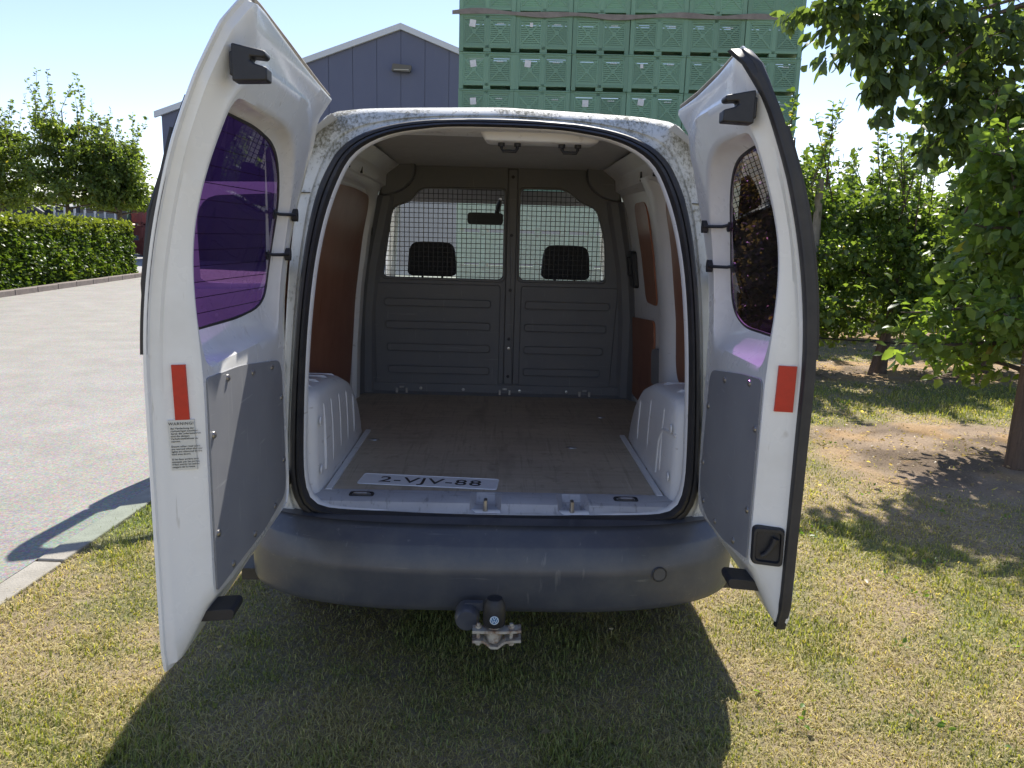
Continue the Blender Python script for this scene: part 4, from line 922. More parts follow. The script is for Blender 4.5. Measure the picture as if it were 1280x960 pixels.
def fruit_tree(name, x, y, h, spread, zlow, nlimb, nleaf, ll, label, group, cat='fruit tree', c0=(.065, .115, .034), c1=(.115, .165, .052), shoots=7, r0=.055, bias=(0, 0), lean=0., seed=0, up=.35, zs=0):
    rng = np.random.default_rng(seed+100); root = empty(name, (x, y, 0)); tag(root, label, cat, group)
    mb = MB(); top = np.array([lean*h*.9, 0, h*.86])
    tr = [np.array([lean*h*t+.03*math.sin(5*t+seed), .03*math.cos(4*t+seed), h*.86*t]) for t in np.linspace(0, 1, 9)]
    tr[0][2] = -.05; mb.tube(tr, [r0*1.35]+[r0*(1-.85*t) for t in np.linspace(.1, 1, 8)], 9)
    P = []; D = []
    for i in range(nlimb):
        t = zlow/h+(1-zlow/h)*((i+rng.random())/nlimb)*.80; k = min(7.99, t*8/.86*.86); b = tr[int(k)]+(tr[min(8, int(k)+1)]-tr[int(k)])*(k-int(k))
        a = i*2.4+rng.normal()*.4; d = np.array([math.cos(a), math.sin(a), 0])
        L = spread*rng.uniform(.65, 1.15)*(1-.55*max(0, (t-.35)/.65)); d[:2] = d[:2]+np.array(bias)*.6
        n = 9; pts = [b]; v = d*1.0+np.array([0, 0, up+rng.normal()*.2]); v /= np.linalg.norm(v)
        for j in range(n):
            v = v+np.array([rng.normal()*.10, rng.normal()*.10, -.05+.10*(j > 5)]); v /= np.linalg.norm(v); pts.append(pts[-1]+v*L/n)
        mb.tube(pts, [r0*.38*(1-.8*j/n) for j in range(n+1)], 5)
        m_ = int(nleaf/nlimb)
        s = rng.uniform(.12, 1, m_)**.8*n; j = np.minimum(s.astype(int), n-1); A = np.array(pts); q = A[j]+(A[j+1]-A[j])*(s-j)[:, None]
        # short side spurs
        nsp = 16; so = rng.normal(size=(nsp, 3))*np.array([.5, .5, .45])*spread*.30; si = rng.integers(0, nsp, m_)
        f = rng.random(m_)[:, None]
        q = q+so[si]*f+rng.normal(size=(m_, 3))*.035
        P.append(q); D.append(so[si]*.8/(.3*spread)+d*.35+rng.normal(size=(m_, 3))*.55+np.array([0, 0, -.25]))
    for i in range(shoots):
        a = rng.random()*6.28; rr = spread*.55*math.sqrt(rng.random()); b = np.array([math.cos(a)*rr+lean*h*.8, math.sin(a)*rr, h*rng.uniform(.62, .80)])
        L = h*rng.uniform(.14, .30); v = np.array([rng.normal()*.16, rng.normal()*.16, 1.]); e = b+v*L
        mb.tube([b-v*.25, (b+e)/2+rng.normal(size=3)*.015, e], [.009, .006, .003], 4)
        m_ = 34; s = rng.random(m_)[:, None]; P.append(b+(e-b)*s+rng.normal(size=(m_, 3))*.012); dd_ = rng.normal(size=(m_, 3)); dd_[:, 2] = .35; D.append(dd_)
    P = np.concatenate(P); D = np.concatenate(D); ok = P[:, 2] > zlow*(.98 if zlow > 1.5 else .55); P = P[ok]; D = D[ok]; n = len(P)
    mb.build('trunk', BARK, root, 60)
    leaves('crown', P, D, ll*rng.uniform(.65, 1.15, n), leaf_cols(n, c0, c1), root)
    return root

# ---- orchard on the right
fruit_tree('pear_tree', 3.66, 2.85, 2.75, .95, .55, 26, 5200, .10, 'pear tree beside the thick brown orchard post, nearest the camera', 'pear trees in the orchard', bias=(-.55, -.15), seed=1, c0=(.075, .13, .035), c1=(.13, .19, .055))
rows = [(6.35, [(3.25, 3.0, 'pear tree right beside the open narrow door, in the second row'), (4.42, 2.55, 'pear tree with a leaning stake at its trunk'), (5.7, 2.7, 'pear tree at the right end of the second row'), (6.9, 2.7, 'pear tree mostly hidden behind the near pear tree')], 8600, .088),
        (9.75, [(3.7, 3.1, 'pear tree of the third row close to the rubber edged door'), (4.95, 3.0, 'pear tree of the third row left of the leaning stake'), (6.15, 3.1, 'pear tree of the third row right of the leaning stake'), (7.4, 3.0, 'pear tree of the third row behind the near pear tree'), (8.7, 3.1, 'pear tree of the third row at the picture edge')], 6500, .115),
        (13.2, [(6.9, 3.2, 'farthest row pear tree beside the crate stack'), (8.2, 3.2, 'farthest row pear tree second from the crate stack'), (9.6, 3.1, 'farthest row pear tree third from the crate stack'), (11., 3.2, 'farthest row pear tree at the picture edge')], 4500, .14)]
sd_ = 10
for yr, ts, nl, ll in rows:
    for (x, h, lab) in ts:
        sd_ += 1; fruit_tree('pear_tree', x, yr+RNG.uniform(-.15, .15), h, .95, .50, 26, nl, ll, lab, 'pear trees in the orchard', seed=sd_, shoots=11)
# posts, stake, wires
WOOD = mat('weathered_post_wood', (.17, .115, .08), .9, (.085, .058, .042), 12, bump=.9, bscale=50)
n_ = WOOD.node_tree.nodes; L_ = WOOD.node_tree.links
tx = [q for q in n_ if q.type == 'TEX_NOISE'][0]; mp = n_.new('ShaderNodeMapping'); mp.inputs['Scale'].default_value = (4, 4, .25); L_.new([q for q in n_ if q.type == 'TEX_COORD'][0].outputs['Object'], mp.inputs[0]); L_.new(mp.outputs[0], tx.inputs[0])
GREYW = mat('grey_post_wood', (.30, .27, .235), .9, (.20, .18, .155), 14, bump=.5, bscale=50)
def pole(name, x, y, h, r, m, label, lx=0., ly=0., cat='post'):
    rt = empty(name, (x, y, 0)); tag(rt, label, cat)
    mb = MB(); zz = np.linspace(-.05, h, 14); R = []
    for z in zz:
        R.append([(lx*z+(r*(1-.12*z/h)+.004*math.sin(7*t+3*z))*math.cos(t), ly*z+(r*(1-.12*z/h)+.004*math.sin(5*t-4*z))*math.sin(t), z) for t in [2*math.pi*k/18 for k in range(18)]])
    mb.loft(R, True, True, True); mb.build('shaft', m, rt, 60); return rt
p0 = pole('orchard_post', 3.44, 2.52, 2.45, .062, WOOD, 'thick brown wooden orchard post standing in bare soil', .012)
mb = MB(); mb.tube([(.066*math.cos(t)+.004, .066*math.sin(t), .70+.006*math.sin(3*t)) for t in np.linspace(0, 6.28, 20)], .004, 5); mb.tube([(-.05, -.06, .70), (-.035, -.072, .685), (-.03, -.07, .66)], .007, 5); mb.build('wire_tie', STEEL, p0)
pole('orchard_post', 3.50, 6.2, 2.12, .045, GREYW, 'pale grey wooden post among leaves beside the open narrow door', -.02)
pole('tree_stake', 4.22, 6.15, .62, .028, WOOD, 'short stake leaning against the trunk in the second row', .22, 0, 'stake')
WIRE = mat('black_hose', (.02, .02, .022), .5)
mb = MB(); mb.tube([(2.9, 6.22, .46), (3.6, 6.22, .395), (4.5, 6.25, .35), (5.6, 6.25, .39), (7.2, 6.25, .37)], .009, 6)
tag(mb.build('drip_hose', WIRE), 'thin black drip hose strung low along the second row', 'hose')
# walnut: trunk beyond the picture's right edge, limbs reaching in at the top
wn = empty('walnut_tree', (6.5, 4.5, 0)); tag(wn, 'large leaved walnut tree whose dark branches hang in from above', 'tree')
mb = MB(); mb.tube([(0, 0, -.05), (.02, 0, .6), (0, .05, 1.6), (-.1, .05, 2.6), (-.2, .1, 3.8), (-.1, .1, 5.0)], [.20, .16, .145, .13, .09, .04], 12)
cl = [(2.42, 4.0, 3.22, .16, 70), (2.62, 4.0, 3.20, .22, 150), (2.82, 4.05, 3.02, .22, 170), (2.98, 4.0, 2.80, .17, 120), (2.90, 4.0, 2.66, .10, 34), (3.0, 4.0, 2.50, .09, 26), (3.08, 4.1, 3.25, .26, 200), (3.35, 4.2, 3.12, .26, 190), (3.28, 4.2, 2.86, .16, 80), (3.60, 4.2, 3.25, .3, 230), (3.62, 4.2, 2.72, .22, 150),
      (3.52, 4.2, 2.48, .16, 90), (3.50, 4.2, 2.22, .12, 45), (3.72, 4.3, 2.42, .20, 120), (3.95, 4.3, 2.85, .3, 230), (4.0, 4.35, 2.38, .24, 170), (4.25, 4.4, 3.2, .35, 240), (4.3, 4.4, 2.62, .3, 210), (4.35, 4.45, 2.15, .25, 150), (4.7, 4.5, 2.6, .4, 200), (4.8, 4.5, 3.4, .45, 220), (3.3, 4.2, 3.6, .35, 130), (2.8, 4.1, 3.55, .3, 100), (4.0, 4.3, 3.75, .45, 160), (5.4, 4.5, 3.3, .6, 220), (5.6, 4.5, 4.4, .8, 200), (6.6, 4.6, 4.6, .9, 220), (7.4, 4.6, 3.6, .8, 180)]
P = []; D = []
for (x, y, z, r, n) in cl:
    n = int(n*1.35)
    b = Vector((x-6.5, y-4.5, z)); st = Vector((-.12, .05, min(4.2, 1.9+.45*abs(x-6.5)))) if abs(x-6.5) > 1.2 else Vector((-.15, .1, 3.6)); mid = (b+st)/2+Vector((0, 0, .45))
    mb.tube([st, st.lerp(mid, .55)+Vector((0, 0, .08)), mid, mid.lerp(b, .55)+Vector((0, 0, .12)), b], [.035, .028, .020, .012, .005], 6)
    # compound sprays: stalks with hanging leaflets
    ns = max(3, n//9)
    for k in range(ns):
        o = RNG.normal(size=3)*r*np.array([.62, .62, .5]); s0 = np.array(b)+o*.25; s1 = np.array(b)+o*1.25+np.array([0, 0, -.05])
        m_ = 9; t = np.linspace(.15, 1, m_)[:, None]; P.append(s0+(s1-s0)*t+RNG.normal(size=(m_, 3))*.012)
        dv = (s1-s0)/(np.linalg.norm(s1-s0)+1e-6); D.append(dv*.6+RNG.normal(size=(m_, 3))*.6+np.array([0, 0, -.75]))
mb.build('trunk', BARK, wn, 60); P = np.concatenate(P); D = np.concatenate(D); n = len(P)
leaves('crown', P, D, RNG.uniform(.095, .155, n), leaf_cols(n, (.062, .10, .048), (.098, .142, .062), .006), wn, wr=.52)

# ---- trees and hedge across the road on the left
for i, (x, y, h, sp, zl, lab) in enumerate([(-13.15, 22.0, 5.6, 1.7, 2.1, 'tall bushy tree behind the middle of the hedge, its trunk showing above it'), (-11.75, 22.3, 4.7, 1.25, 2.0, 'smaller tree at the road end of the hedge with a dark trunk'), (-15.3, 22.2, 5.4, 1.6, 1.9, 'tall tree at the left picture edge behind the hedge'), (-12.4, 23.6, 4.9, 1.3, 2.0, 'slim tree half hidden between the two trunks behind the hedge'), (-17.5, 22.0, 5.3, 1.7, 1.9, 'tree farthest left behind the hedge, beyond the picture edge')]):
    fruit_tree('garden_tree', x, y, h, sp, zl, 34, 9500, .135, lab, 'trees behind the hedge', 'tree', (.075, .12, .036), (.13, .175, .055), 18, .085, seed=60+i, up=.45)
HL = attr_mat('hedge_leaf', .40, .40, .35)
hr = empty('hedge', (-10.35, 15, 0)); tag(hr, 'clipped beech hedge with yellow green tips along the road kerb', 'hedge')
def hedge_x(y): return -9.95-.085*(y-13.4)+10.35
mb = MB(); R = []
for y in np.linspace(6, 20.3, 30):
    x = hedge_x(y)-.12; R.append([(x-.02, y-15, 0), (x-.06, y-15, .8), (x-.10, y-15, 1.36), (x-.5, y-15, 1.42), (x-.95, y-15, 1.36), (x-1.0, y-15, 0)])
mb.loft(R, False, True, True); mb.build('hedge_core', mat('dark_twigs', (.030, .034, .014), .95, (.05, .042, .022), 14, bump=1., bscale=25), hr, 0)
n = 44000; u = RNG.random(n); y = 6+14.45*RNG.random(n); face = RNG.random(n); P = np.zeros((n, 3)); D = RNG.normal(size=(n, 3))*.6
bmp = (fbm(y*2.2, u*2.5)-.5)*.22
fr = face < .60; tp = (face >= .60) & (face < .86); en = face >= .86
P[fr] = np.stack([hedge_x(y)-.02-.05*u+bmp+RNG.normal(size=n)*.045, y-15, u*1.48+.02], 1)[fr]; D[fr] += np.array([1., 0, -.15])
P[tp] = np.stack([hedge_x(y)-1.05*u, y-15, 1.46+bmp*.8+RNG.normal(size=n)*.05], 1)[tp]; D[tp] += np.array([.2, -.1, .7])
P[en] = np.stack([hedge_x(20.4)-1.05*RNG.random(n), 20.38-15+bmp+RNG.normal(size=n)*.05, u*1.48], 1)[en]; D[en] += np.array([.3, .8, -.1])
tip = .6*sstep(1.15, 1.5, P[:, 2])+.5*(RNG.random(n) < .12)
cc = np.array([.055, .095, .022])*(1-np.minimum(tip, 1))[:, None]+np.array([.145, .175, .038])*np.minimum(tip, 1)[:, None]
leaves('foliage', P, D, RNG.uniform(.06, .115, n), cc*RNG.uniform(.65, 1.25, (n, 1)), hr, HL, .7)
# kerb stones along the hedge
KB = mat('brown_kerb_stone', (.24, .20, .17), .9, (.15, .125, .11), 8, bump=.5, bscale=60)
kr = empty('hedge_kerb', (-9.8, 13, 0)); kr['kind'] = 'structure'; base = None
for i in range(17):
    y0 = 6+i*.9
    if base is None: base = MB().box(-.075, .075, 0, .885, -.1, .125).build('kerb_stone', KB, kr, 30, .012); o = base
    else: o = base.copy(); col.objects.link(o)
    o.location = (hedge_x(y0)-10.35+.30+9.8, y0-13, random.uniform(-.006, .006)); o.rotation_euler.z = math.radians(4.86)
mb = MB(); mb.add([(hedge_x(6)-10.35+.24, 6, .06), (hedge_x(20.9)-10.35+.24, 20.9, .06), (hedge_x(20.9)-12, 20.9, .06), (-14, 6, .06)], [(0, 1, 2, 3)])
o = mb.build('hedge_bed', mat('leaf_mould', (.12, .09, .06), .95, (.07, .055, .04), 9, bump=.8, bscale=30), None, 0); o['kind'] = 'structure'

# ------------------------------------------------------------------ crates
def plastic(name, c, c2):
    m = mat(name, c, .5, c2, 3.); n = m.node_tree.nodes; L = m.node_tree.links
    oi = n.new('ShaderNodeObjectInfo'); mr = n.new('ShaderNodeMapRange'); mr.inputs[3].default_value = .86; mr.inputs[4].default_value = 1.08; L.new(oi.outputs['Random'], mr.inputs[0])
    hs = n.new('ShaderNodeHueSaturation'); L.new(mr.outputs[0], hs.inputs['Value']); L.new(n['Principled BSDF'].inputs['Base Color'].links[0].from_socket, hs.inputs['Color']); L.new(hs.outputs[0], n['Principled BSDF'].inputs['Base Color'])   # crates faded by different amounts
    t = n.new('ShaderNodeBsdfTranslucent'); L.new(hs.outputs[0], t.inputs[0])
    ms = n.new('ShaderNodeMixShader'); ms.inputs[0].default_value = .22; L.new(n['Principled BSDF'].outputs[0], ms.inputs[1]); L.new(t.outputs[0], ms.inputs[2]); L.new(ms.outputs[0], n['Material Output'].inputs['Surface']); return m
GREEN = plastic('green_crate_plastic', (.215, .385, .265), (.24, .41, .285)); GREENP = GREEN
REDP = plastic('red_crate_plastic', (.50, .17, .14), (.44, .15, .12)); GREYP = plastic('grey_crate_plastic', (.14, .145, .15), (.18, .18, .185))
CW, CD, CH = 1.194, 1.0, .745
def crate_proto(name, m, detail=True):
    rt = empty(name); mb = MB(); h0, h1 = .13, .655
    for x in (0, CW-.09): mb.box(x, x+.09, 0, .09, .0, CH-.03); mb.box(x, x+.09, CD-.09, CD, .0, CH-.03)
    mb.box(.555, .64, .004, .05, .075, CH-.03); mb.box(.52, .675, .01, CD-.01, .0, .076)
    mb.box(.09, CW-.09, .004, .05, .075, h0); mb.box(.09, CW-.09, .004, .05, h1, CH-.03)
    mb.box(.004, .05, .09, CD-.09, .08, CH-.03); mb.box(CW-.05, CW-.004, .09, CD-.09, .08, CH-.03); mb.box(.09, CW-.09, CD-.05, CD-.004, .08, CH-.03)
    mb.box(.05, CW-.05, .05, CD-.05, .08, .105)
    # rim
    for a in ((-.002, CW+.002, -.012, .055), (-.002, CW+.002, CD-.055, CD+.012), (-.002, .055, .055, CD-.055), (CW-.055, CW+.002, .055, CD-.055)): mb.box(*a, CH-.03, CH-.003)
    for x in (.30, .87): mb.box(x-.20, x+.20, -.006, .004, h1+.012, h1+.028)
    mb.build('crate_body', m, rt, 0, .006 if detail else 0)
    if detail:
        proto = None
        for x0 in (.09, .64):
            if proto is None:
                pb = MB(); W_, H_ = .465, h1-h0
                for k in range(13): z = .02+k*(H_-.05)/12.; pb.box(.03, W_-.03, .016, .034, z, z+.0315)
                for s in (-1, 1):
                    a = math.atan2(H_*.82, W_*.86); M = Matrix.Translation((W_/2, 0, H_/2)) @ Matrix.Rotation(-s*a, 4, 'Y'); pb.box(-.285, .285, .008, .030, -.017, .017, M)
                for q in ((0, .03, 0, H_), (W_-.03, W_, 0, H_), (.03, W_-.03, 0, .02), (.03, W_-.03, H_-.025, H_)): pb.box(q[0], q[1], .010, .036, q[2], q[3])
                pb.box(W_/2-.045, W_/2+.045, .006, .02, H_/2-.045, H_/2+.045)
                proto = pb.build('slatted_panel', m, rt, 0); o = proto
            else: o = proto.copy(); col.objects.link(o); o.parent = rt
            o.location = (x0, 0, h0)
    return rt
ORD = ['first', 'second', 'third', 'fourth', 'fifth', 'sixth', 'seventh', 'eighth', 'ninth']
cr0 = crate_proto('fruit_crate', GREEN); used = False
SX, SY, SR = -.93, 15.05, math.radians(-3.2)
STK = MB().box(-.065, .065, -.001, .002, -.07, .07).build('label_sticker', mat('white_sticker', (.72, .73, .74), .6, (.6, .6, .6), 9), None, 0); STM = STK.data; bpy.data.objects.remove(STK)
PRT = MB(); 
for k in range(6): PRT.box(-.075+k*.024, -.058+k*.024, -.001, .001, -.012, .012+.006*(k % 2))
PRT = PRT.build('printed_mark', mat('white_print', (.55, .62, .58), .6), None, 0); PRM = PRT.data; bpy.data.objects.remove(PRT)
for c in range(6):
    for l in range(9):
        o = cr0 if not used else copy_tree(cr0); used = True
        q = Matrix.Rotation(SR, 3, 'Z') @ Vector((c*1.2+RNG.normal()*.006, RNG.normal()*.012, 0))
        o.location = (SX+q.x, SY+q.y, .01+l*.75); o.rotation_euler.z = SR+RNG.normal()*.004
        tag(o, f'green fruit crate, {ORD[c]} column from the left, ' + ('topmost layer above the strap' if l == 8 else f'{ORD[7-l]} layer below the strap'), 'crate', 'green fruit crates in the tall stack')
        if l > 4:
            big = c == 0 or (c, l) in ((2, 5), (3, 5), (2, 8), (1, 6))
            if big or (c, l) in ((1, 7), (3, 6)):
                s = bpy.data.objects.new('label_sticker', STM); col.objects.link(s); s.parent = o; s.location = (.30+RNG.uniform(-.03, .05), .002, .53+RNG.uniform(-.03, .03)); s.rotation_euler.y = RNG.normal()*.12; s.scale = (1, 1, 1) if big else (.5, 1, .6)
            s = bpy.data.objects.new('printed_mark', PRM); col.objects.link(s); s.parent = o; s.location = (.88, .0055, .56)
# strap round the stack between the top layers
mb = MB(); R = []
for t in np.linspace(-.02, 1.01, 60):
    q = Matrix.Rotation(SR, 3, 'Z') @ Vector((t*7.2, -.03-.012*math.sin(t*40), 0)); z = 6.015+.02*math.sin(t*23)+.02*math.sin(t*9+1)
    hw = .045+.012*math.sin(t*31); R.append([(SX+q.x, SY+q.y+dy, z+dz) for dy, dz in ((0, -hw), (-.012, -hw), (-.012, hw), (0, hw))])
mb.loft(R, True, True, True); tag(mb.build('lashing_strap', mat('faded_strap', (.27, .24, .215), .9, (.19, .165, .15), 6), None, 0), 'faded grey brown lashing strap stretched round the stack of green crates', 'strap')
# small stacks in the yard beyond the hedge
for kind, m, spots, grp in (('green', GREEN, [(-20.6, 36, l) for l in range(3)]+[(-19.4, 36.1, l) for l in range(3)], 'green crates in the far yard'), ('red', REDP, [(-18.3, 37, l) for l in range(3)]+[(-17.1, 37, l) for l in range(3)], 'red crates in the far yard'), ('grey', GREYP, [(-19.6, 39.5, l) for l in range(4)]+[(-18.4, 39.5, l) for l in range(4)], 'grey crates in the far yard')):
    p = crate_proto('yard_crate', m, True); first = True; xs_ = sorted({s[0] for s in spots}); nl_ = max(s[2] for s in spots)
    for (x, y, l) in spots:
        o = p if first else copy_tree(p); first = False; o.location = (x, y, l*.75+.01)
        tag(o, f'{kind} crate far across the yard, {"nearer the hedge" if x == xs_[0] else "nearer the big shed"}, {"top" if l == nl_ else ORD[l]+" from the ground"}', 'crate', grp)

# ------------------------------------------------------------------ buildings
sh = empty('farm_shed', (-4.37, 33, 0)); tag(sh, 'large blue grey gabled farm shed with pale roof edge and floodlight', 'shed')
BLUE_G = mat('blue_grey_cladding', (.088, .100, .160), .5, (.098, .110, .172), .6); TRIM = mat('pale_grey_trim', (.55, .58, .62), .5)
HW, ZE, ZR = 10.4, 6.32, 10.15
zr_ = lambda x: ZR-(ZR-ZE)*abs(x)/HW
def panel_mesh(x0, x1):
    mb = MB(); xs = [x0+.008, x0+.018]+([0] if x0 < 0 < x1 else [])+[x1-.018, x1-.008]; yy = {xs[0]: .0035, xs[-1]: .0035}
    R = [[(x, yy.get(x, 0.), 0.), (x, yy.get(x, 0.), zr_(x)-.02)] for x in xs]; mb.loft(R, False); return mb
for i in range(20):
    x0 = -10.4+i*1.04; panel_mesh(x0, x0+1.04).build('wall_panel', BLUE_G, sh, 0)
mb = MB(); mb.add([(-HW, .05, 0), (HW, .05, 0), (HW, .05, ZE-.05), (0, .05, ZR-.05), (-HW, .05, ZE-.05)], [(0, 1, 2, 3, 4)]); mb.box(-HW, -HW+.04, .05, 24, 0, ZE-.05); mb.box(HW-.04, HW, .05, 24, 0, ZE-.05); mb.add([(-HW, 24, 0), (HW, 24, 0), (HW, 24, ZE), (0, 24, ZR), (-HW, 24, ZE)], [(0, 1, 2, 3, 4)])
mb.build('wall', mat('dark_cladding', (.07, .08, .13), .5), sh, 0)
for s in (-1, 1):
    mb = MB(); mb.prism([(0, ZR-.13), (s*(HW+.25), zr_(HW+.25)-.13), (s*(HW+.25), zr_(HW+.25)+.12), (0, ZR+.12)], lambda a, b, t: (a+.001*s, t, b), -.16, -.02); mb.build('verge_trim', TRIM, sh, 0)
    mb = MB(); mb.prism([(s*.002, ZR+.02), (s*(HW+.25), zr_(HW+.25)+.02), (s*(HW+.25), zr_(HW+.25)+.10), (s*.002, ZR+.10)], lambda a, b, t: (a, t, b), -.015, 24.2); mb.build('roof', mat('grey_roof_sheet', (.20, .21, .23), .5), sh, 0)
mb = MB(); mb.prism(rpoly([(-.42, -.13, .04), (.38, -.16, .05), (.46, .10, .05), (-.36, .16, .05)]), lambda a, b, t: (a+.05, t-.25*(b+.15), 8.42-ZR+ZR+b*1.0-.0), -.34, -.10); mb.box(-.06, .06, -.2, .0, 8.36, 8.48)
fl = mb.build('floodlight', mat('lamp_housing', (.10, .10, .10), .5), sh, 0, .01); mb = MB(); mb.box(-.26, .38, -.362, -.350, 8.33, 8.50); mb.build('lamp_glass', mat('lamp_glass', (.45, .42, .34), .25), fl, 0)
ds = empty('low_dark_shed', (-19.3, 30, 0)); tag(ds, 'low dark navy store with a sloping roof behind the hedge trees', 'shed')
NAVY = mat('navy_boards', (.022, .026, .04), .7, (.035, .038, .05), 2.)
mb = MB(); mb.box(-2.4, 2.3, 0, 4, 0, 2.15); mb.build('wall', NAVY, ds, 0)
mb = MB(); mb.prism([(-2.7, 3.05), (-.4, 2.75), (1.0, 1.9), (1.0, 1.8), (-.4, 2.62), (-2.7, 2.92)], lambda a, b, t: (a, t, b), -.3, 4.2); mb.build('roof', mat('dark_roof', (.06, .062, .07), .6), ds, 0)
for k in range(8):
    MB().box(-2.38+k*.585, -1.83+k*.585, -.025, -.002, .02, 2.13).build('wall_board', NAVY, ds, 0)
tr_ = empty('farm_trailer', (-16.6, 30.4, 0)); tag(tr_, 'grey farm trailer with upright stakes parked behind the hedge', 'trailer')
MB().box(-1.2, 1.3, -.9, .9, .85, 1.05).build('load_bed', GREYP, tr_, 0, .01)
b0 = None
for k in range(7):
    if b0 is None: b0 = MB().box(-.035, .035, -.93, -.88, 1.0, 2.35).build('stake', TRIM, tr_, 0); o = b0
    else: o = b0.copy(); col.objects.link(o)
    o.location.x = -1.15+k*.4
b0 = None
for k in range(4):
    if b0 is None: b0 = MB().box(-1.2, 1.3, -.905, -.88, 1.06, 1.24).build('side_board', mat('blue_grey_board', (.16, .19, .23), .7), tr_, 0); o = b0
    else: o = b0.copy(); col.objects.link(o)
    o.location.z = k*.22
for x in (-.6, .7): MB().lathe([(.12, -.12), (.42, -.12), (.42, .12), (.12, .12)], Matrix.Translation((x, -.8, .42)) @ Matrix.Rotation(math.pi/2, 4, 'X'), 20).build('wheel', RUBBER, tr_)

# ------------------------------------------------------------------ grass and litter
def make_grass():
    n = 590000; cx, cy = -.0, -2.3
    a = RNG.uniform(-1.0, 1.0, n); r = 1.45*np.exp(RNG.random(n)*math.log(17/1.45)); x = cx+r*np.sin(a); y = cy+r*np.cos(a)
    edge = -1.955+.05*(y-.5)+.115
    ok = (x > edge+RNG.normal(size=n)*.03-.01) & (x < 14)
    d = dirt_field(x, y); ok &= RNG.random(n) > d*.93
    ok &= ~((abs(x) < .72) & (y > .9) & (y < 4))
    x = x[ok]; y = y[ok]; r = r[ok]; n = len(x); g = green_field(x, y); d = d[ok]
    patch = fbm(x*2.7+60, y*2.7, 3)
    isg = RNG.random(n) < .10+.55*g
    h = np.where(isg, RNG.uniform(.007, .019, n)*(1+.35*g), RNG.uniform(.007, .020, n)); h *= .75+.7*patch
    # tufts of longer grass round the tow bar, along the road edge and on the orchard lane
    tuft = sstep(.58, .70, fbm(x*5+9, y*5+31, 2))*(.5+g); h *= 1+.45*tuft; h *= 1+.6*np.exp(-((y-4.65)/.7)**2)*(x > 2.2)
    z0 = (fbm(x*1.7, y*1.7, 3)-.5)*.03*np.exp(-(np.hypot(x-1, y-3)/14)**2)*(x > -1.75)-.003
    th = RNG.random(n)*6.283; lean = np.where(isg, RNG.uniform(.1, .9, n), RNG.uniform(.4, 2.6, n))
    dx = np.cos(th); dy = np.sin(th); wd = (.0008+.00058*r/1.5)*RNG.uniform(.7, 1.3, n)*np.where(isg, 1.2, .9)
    px = -dy*wd; py = dx*wd
    m1 = np.stack([x+dx*h*lean*.35, y+dy*h*lean*.35, z0+h*.62], 1); tp = np.stack([x+dx*h*lean, y+dy*h*lean, z0+h*np.where(lean > 1.2, .45, 1.)], 1)
    sd = np.stack([px, py, np.zeros(n)], 1); b = np.stack([x, y, z0], 1)
    V = np.stack([b-sd, b+sd, m1+sd*.75, m1-sd*.75, tp], 1).reshape(-1, 3)
    F4 = np.array([[0, 1, 2], [0, 2, 3], [3, 2, 4]]); F = (F4[None]+5*np.arange(n)[:, None, None]).reshape(-1, 3)
    v = RNG.uniform(.62, 1.35, (n, 1)); t = RNG.random((n, 1))
    cg = np.array([.155, .19, .055])*(1-t)+np.array([.27, .28, .10])*t; cd = np.array([.43, .375, .18])*(1-t)+np.array([.32, .28, .135])*t
    c = np.where(isg[:, None], cg, cd)*v
    me = bpy.data.meshes.new('grass'); me.vertices.add(len(V)); me.vertices.foreach_set('co', V.astype(np.float32).ravel())
    me.loops.add(F.size); me.loops.foreach_set('vertex_index', F.astype(np.int32).ravel()); me.polygons.add(len(F))
    me.polygons.foreach_set('loop_start', np.arange(0, F.size, 3, dtype=np.int32)); me.update(); set_col(me, np.repeat(np.clip(c, 0, 1), 5, 0))
    me.materials.append(attr_mat('grass_blade', .6, .30, .25)); o = bpy.data.objects.new('grass', me); col.objects.link(o)
    tag(o, 'short dry lawn grass, patchy green and straw coloured', 'grass', None, 'stuff')
make_grass()
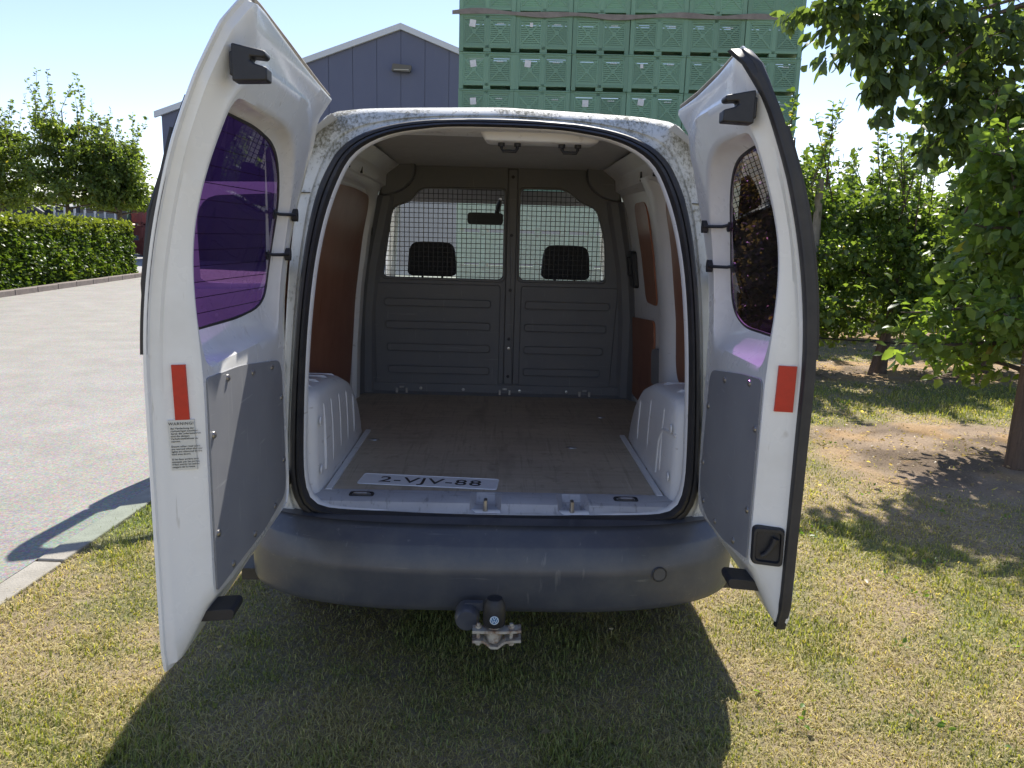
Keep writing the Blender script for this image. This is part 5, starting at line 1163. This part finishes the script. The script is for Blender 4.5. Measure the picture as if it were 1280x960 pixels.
# broad-leaved weeds in the lawn and at the soil edge
WP = []; WD = []
for k in range(85):
    x = RNG.uniform(.6, 4.2); y = RNG.uniform(-.6, 5.2)
    if dirt_field(np.array([x]), np.array([y]))[0] > .8: continue
    m_ = RNG.integers(6, 12); a = RNG.random(m_)*6.28; rr = RNG.uniform(.0, .05, m_)
    WP.append(np.stack([x+np.cos(a)*rr, y+np.sin(a)*rr, RNG.uniform(.008, .03, m_)], 1)); WD.append(np.stack([np.cos(a), np.sin(a), RNG.uniform(.1, .7, m_)], 1))
WP = np.concatenate(WP); WD = np.concatenate(WD); n = len(WP)
o = leaves('weeds', WP, WD, RNG.uniform(.014, .030, n), leaf_cols(n, (.07, .14, .03), (.12, .19, .045), .03), None, kind='stuff'); tag(o, 'small broad leaved weeds scattered through the lawn', 'weeds')
# fallen dry leaves and bits of straw
n = 420; x = RNG.uniform(-2.0, 4.6, n); y = RNG.uniform(-.9, 5.5, n); k = (x > -1.8) & ~((abs(x) < .7) & (y > .7)); x = x[k]; y = y[k]; n = len(x)
big = np.where(RNG.random(n) < .15, RNG.uniform(.03, .05, n), RNG.uniform(.010, .022, n))
o = leaves('fallen_leaves', np.stack([x, y, RNG.uniform(.012, .03, n)], 1), np.stack([RNG.normal(size=n), RNG.normal(size=n), RNG.normal(size=n)*.15], 1), big, np.array([.42, .35, .22])*RNG.uniform(.5, 1.25, (n, 1)), None, kind='stuff'); tag(o, 'dry curled leaves lying about in the grass', 'fallen leaves')
n = 5200; yr = RNG.choice([2.95, 2.95, 6.5, 10.], n); x = RNG.uniform(2.3, 7.5, n); y = yr+RNG.normal(size=n)*.4
o = leaves('soil_litter', np.stack([x, y, RNG.uniform(.006, .03, n)], 1), np.stack([RNG.normal(size=n), RNG.normal(size=n), RNG.normal(size=n)*.2], 1), RNG.uniform(.008, .036, n), np.array([.31, .245, .175])*RNG.uniform(.3, 1.35, (n, 1)), None, wr=.4, kind='stuff'); tag(o, 'dead leaves and chips on the bare orchard soil', 'litter')
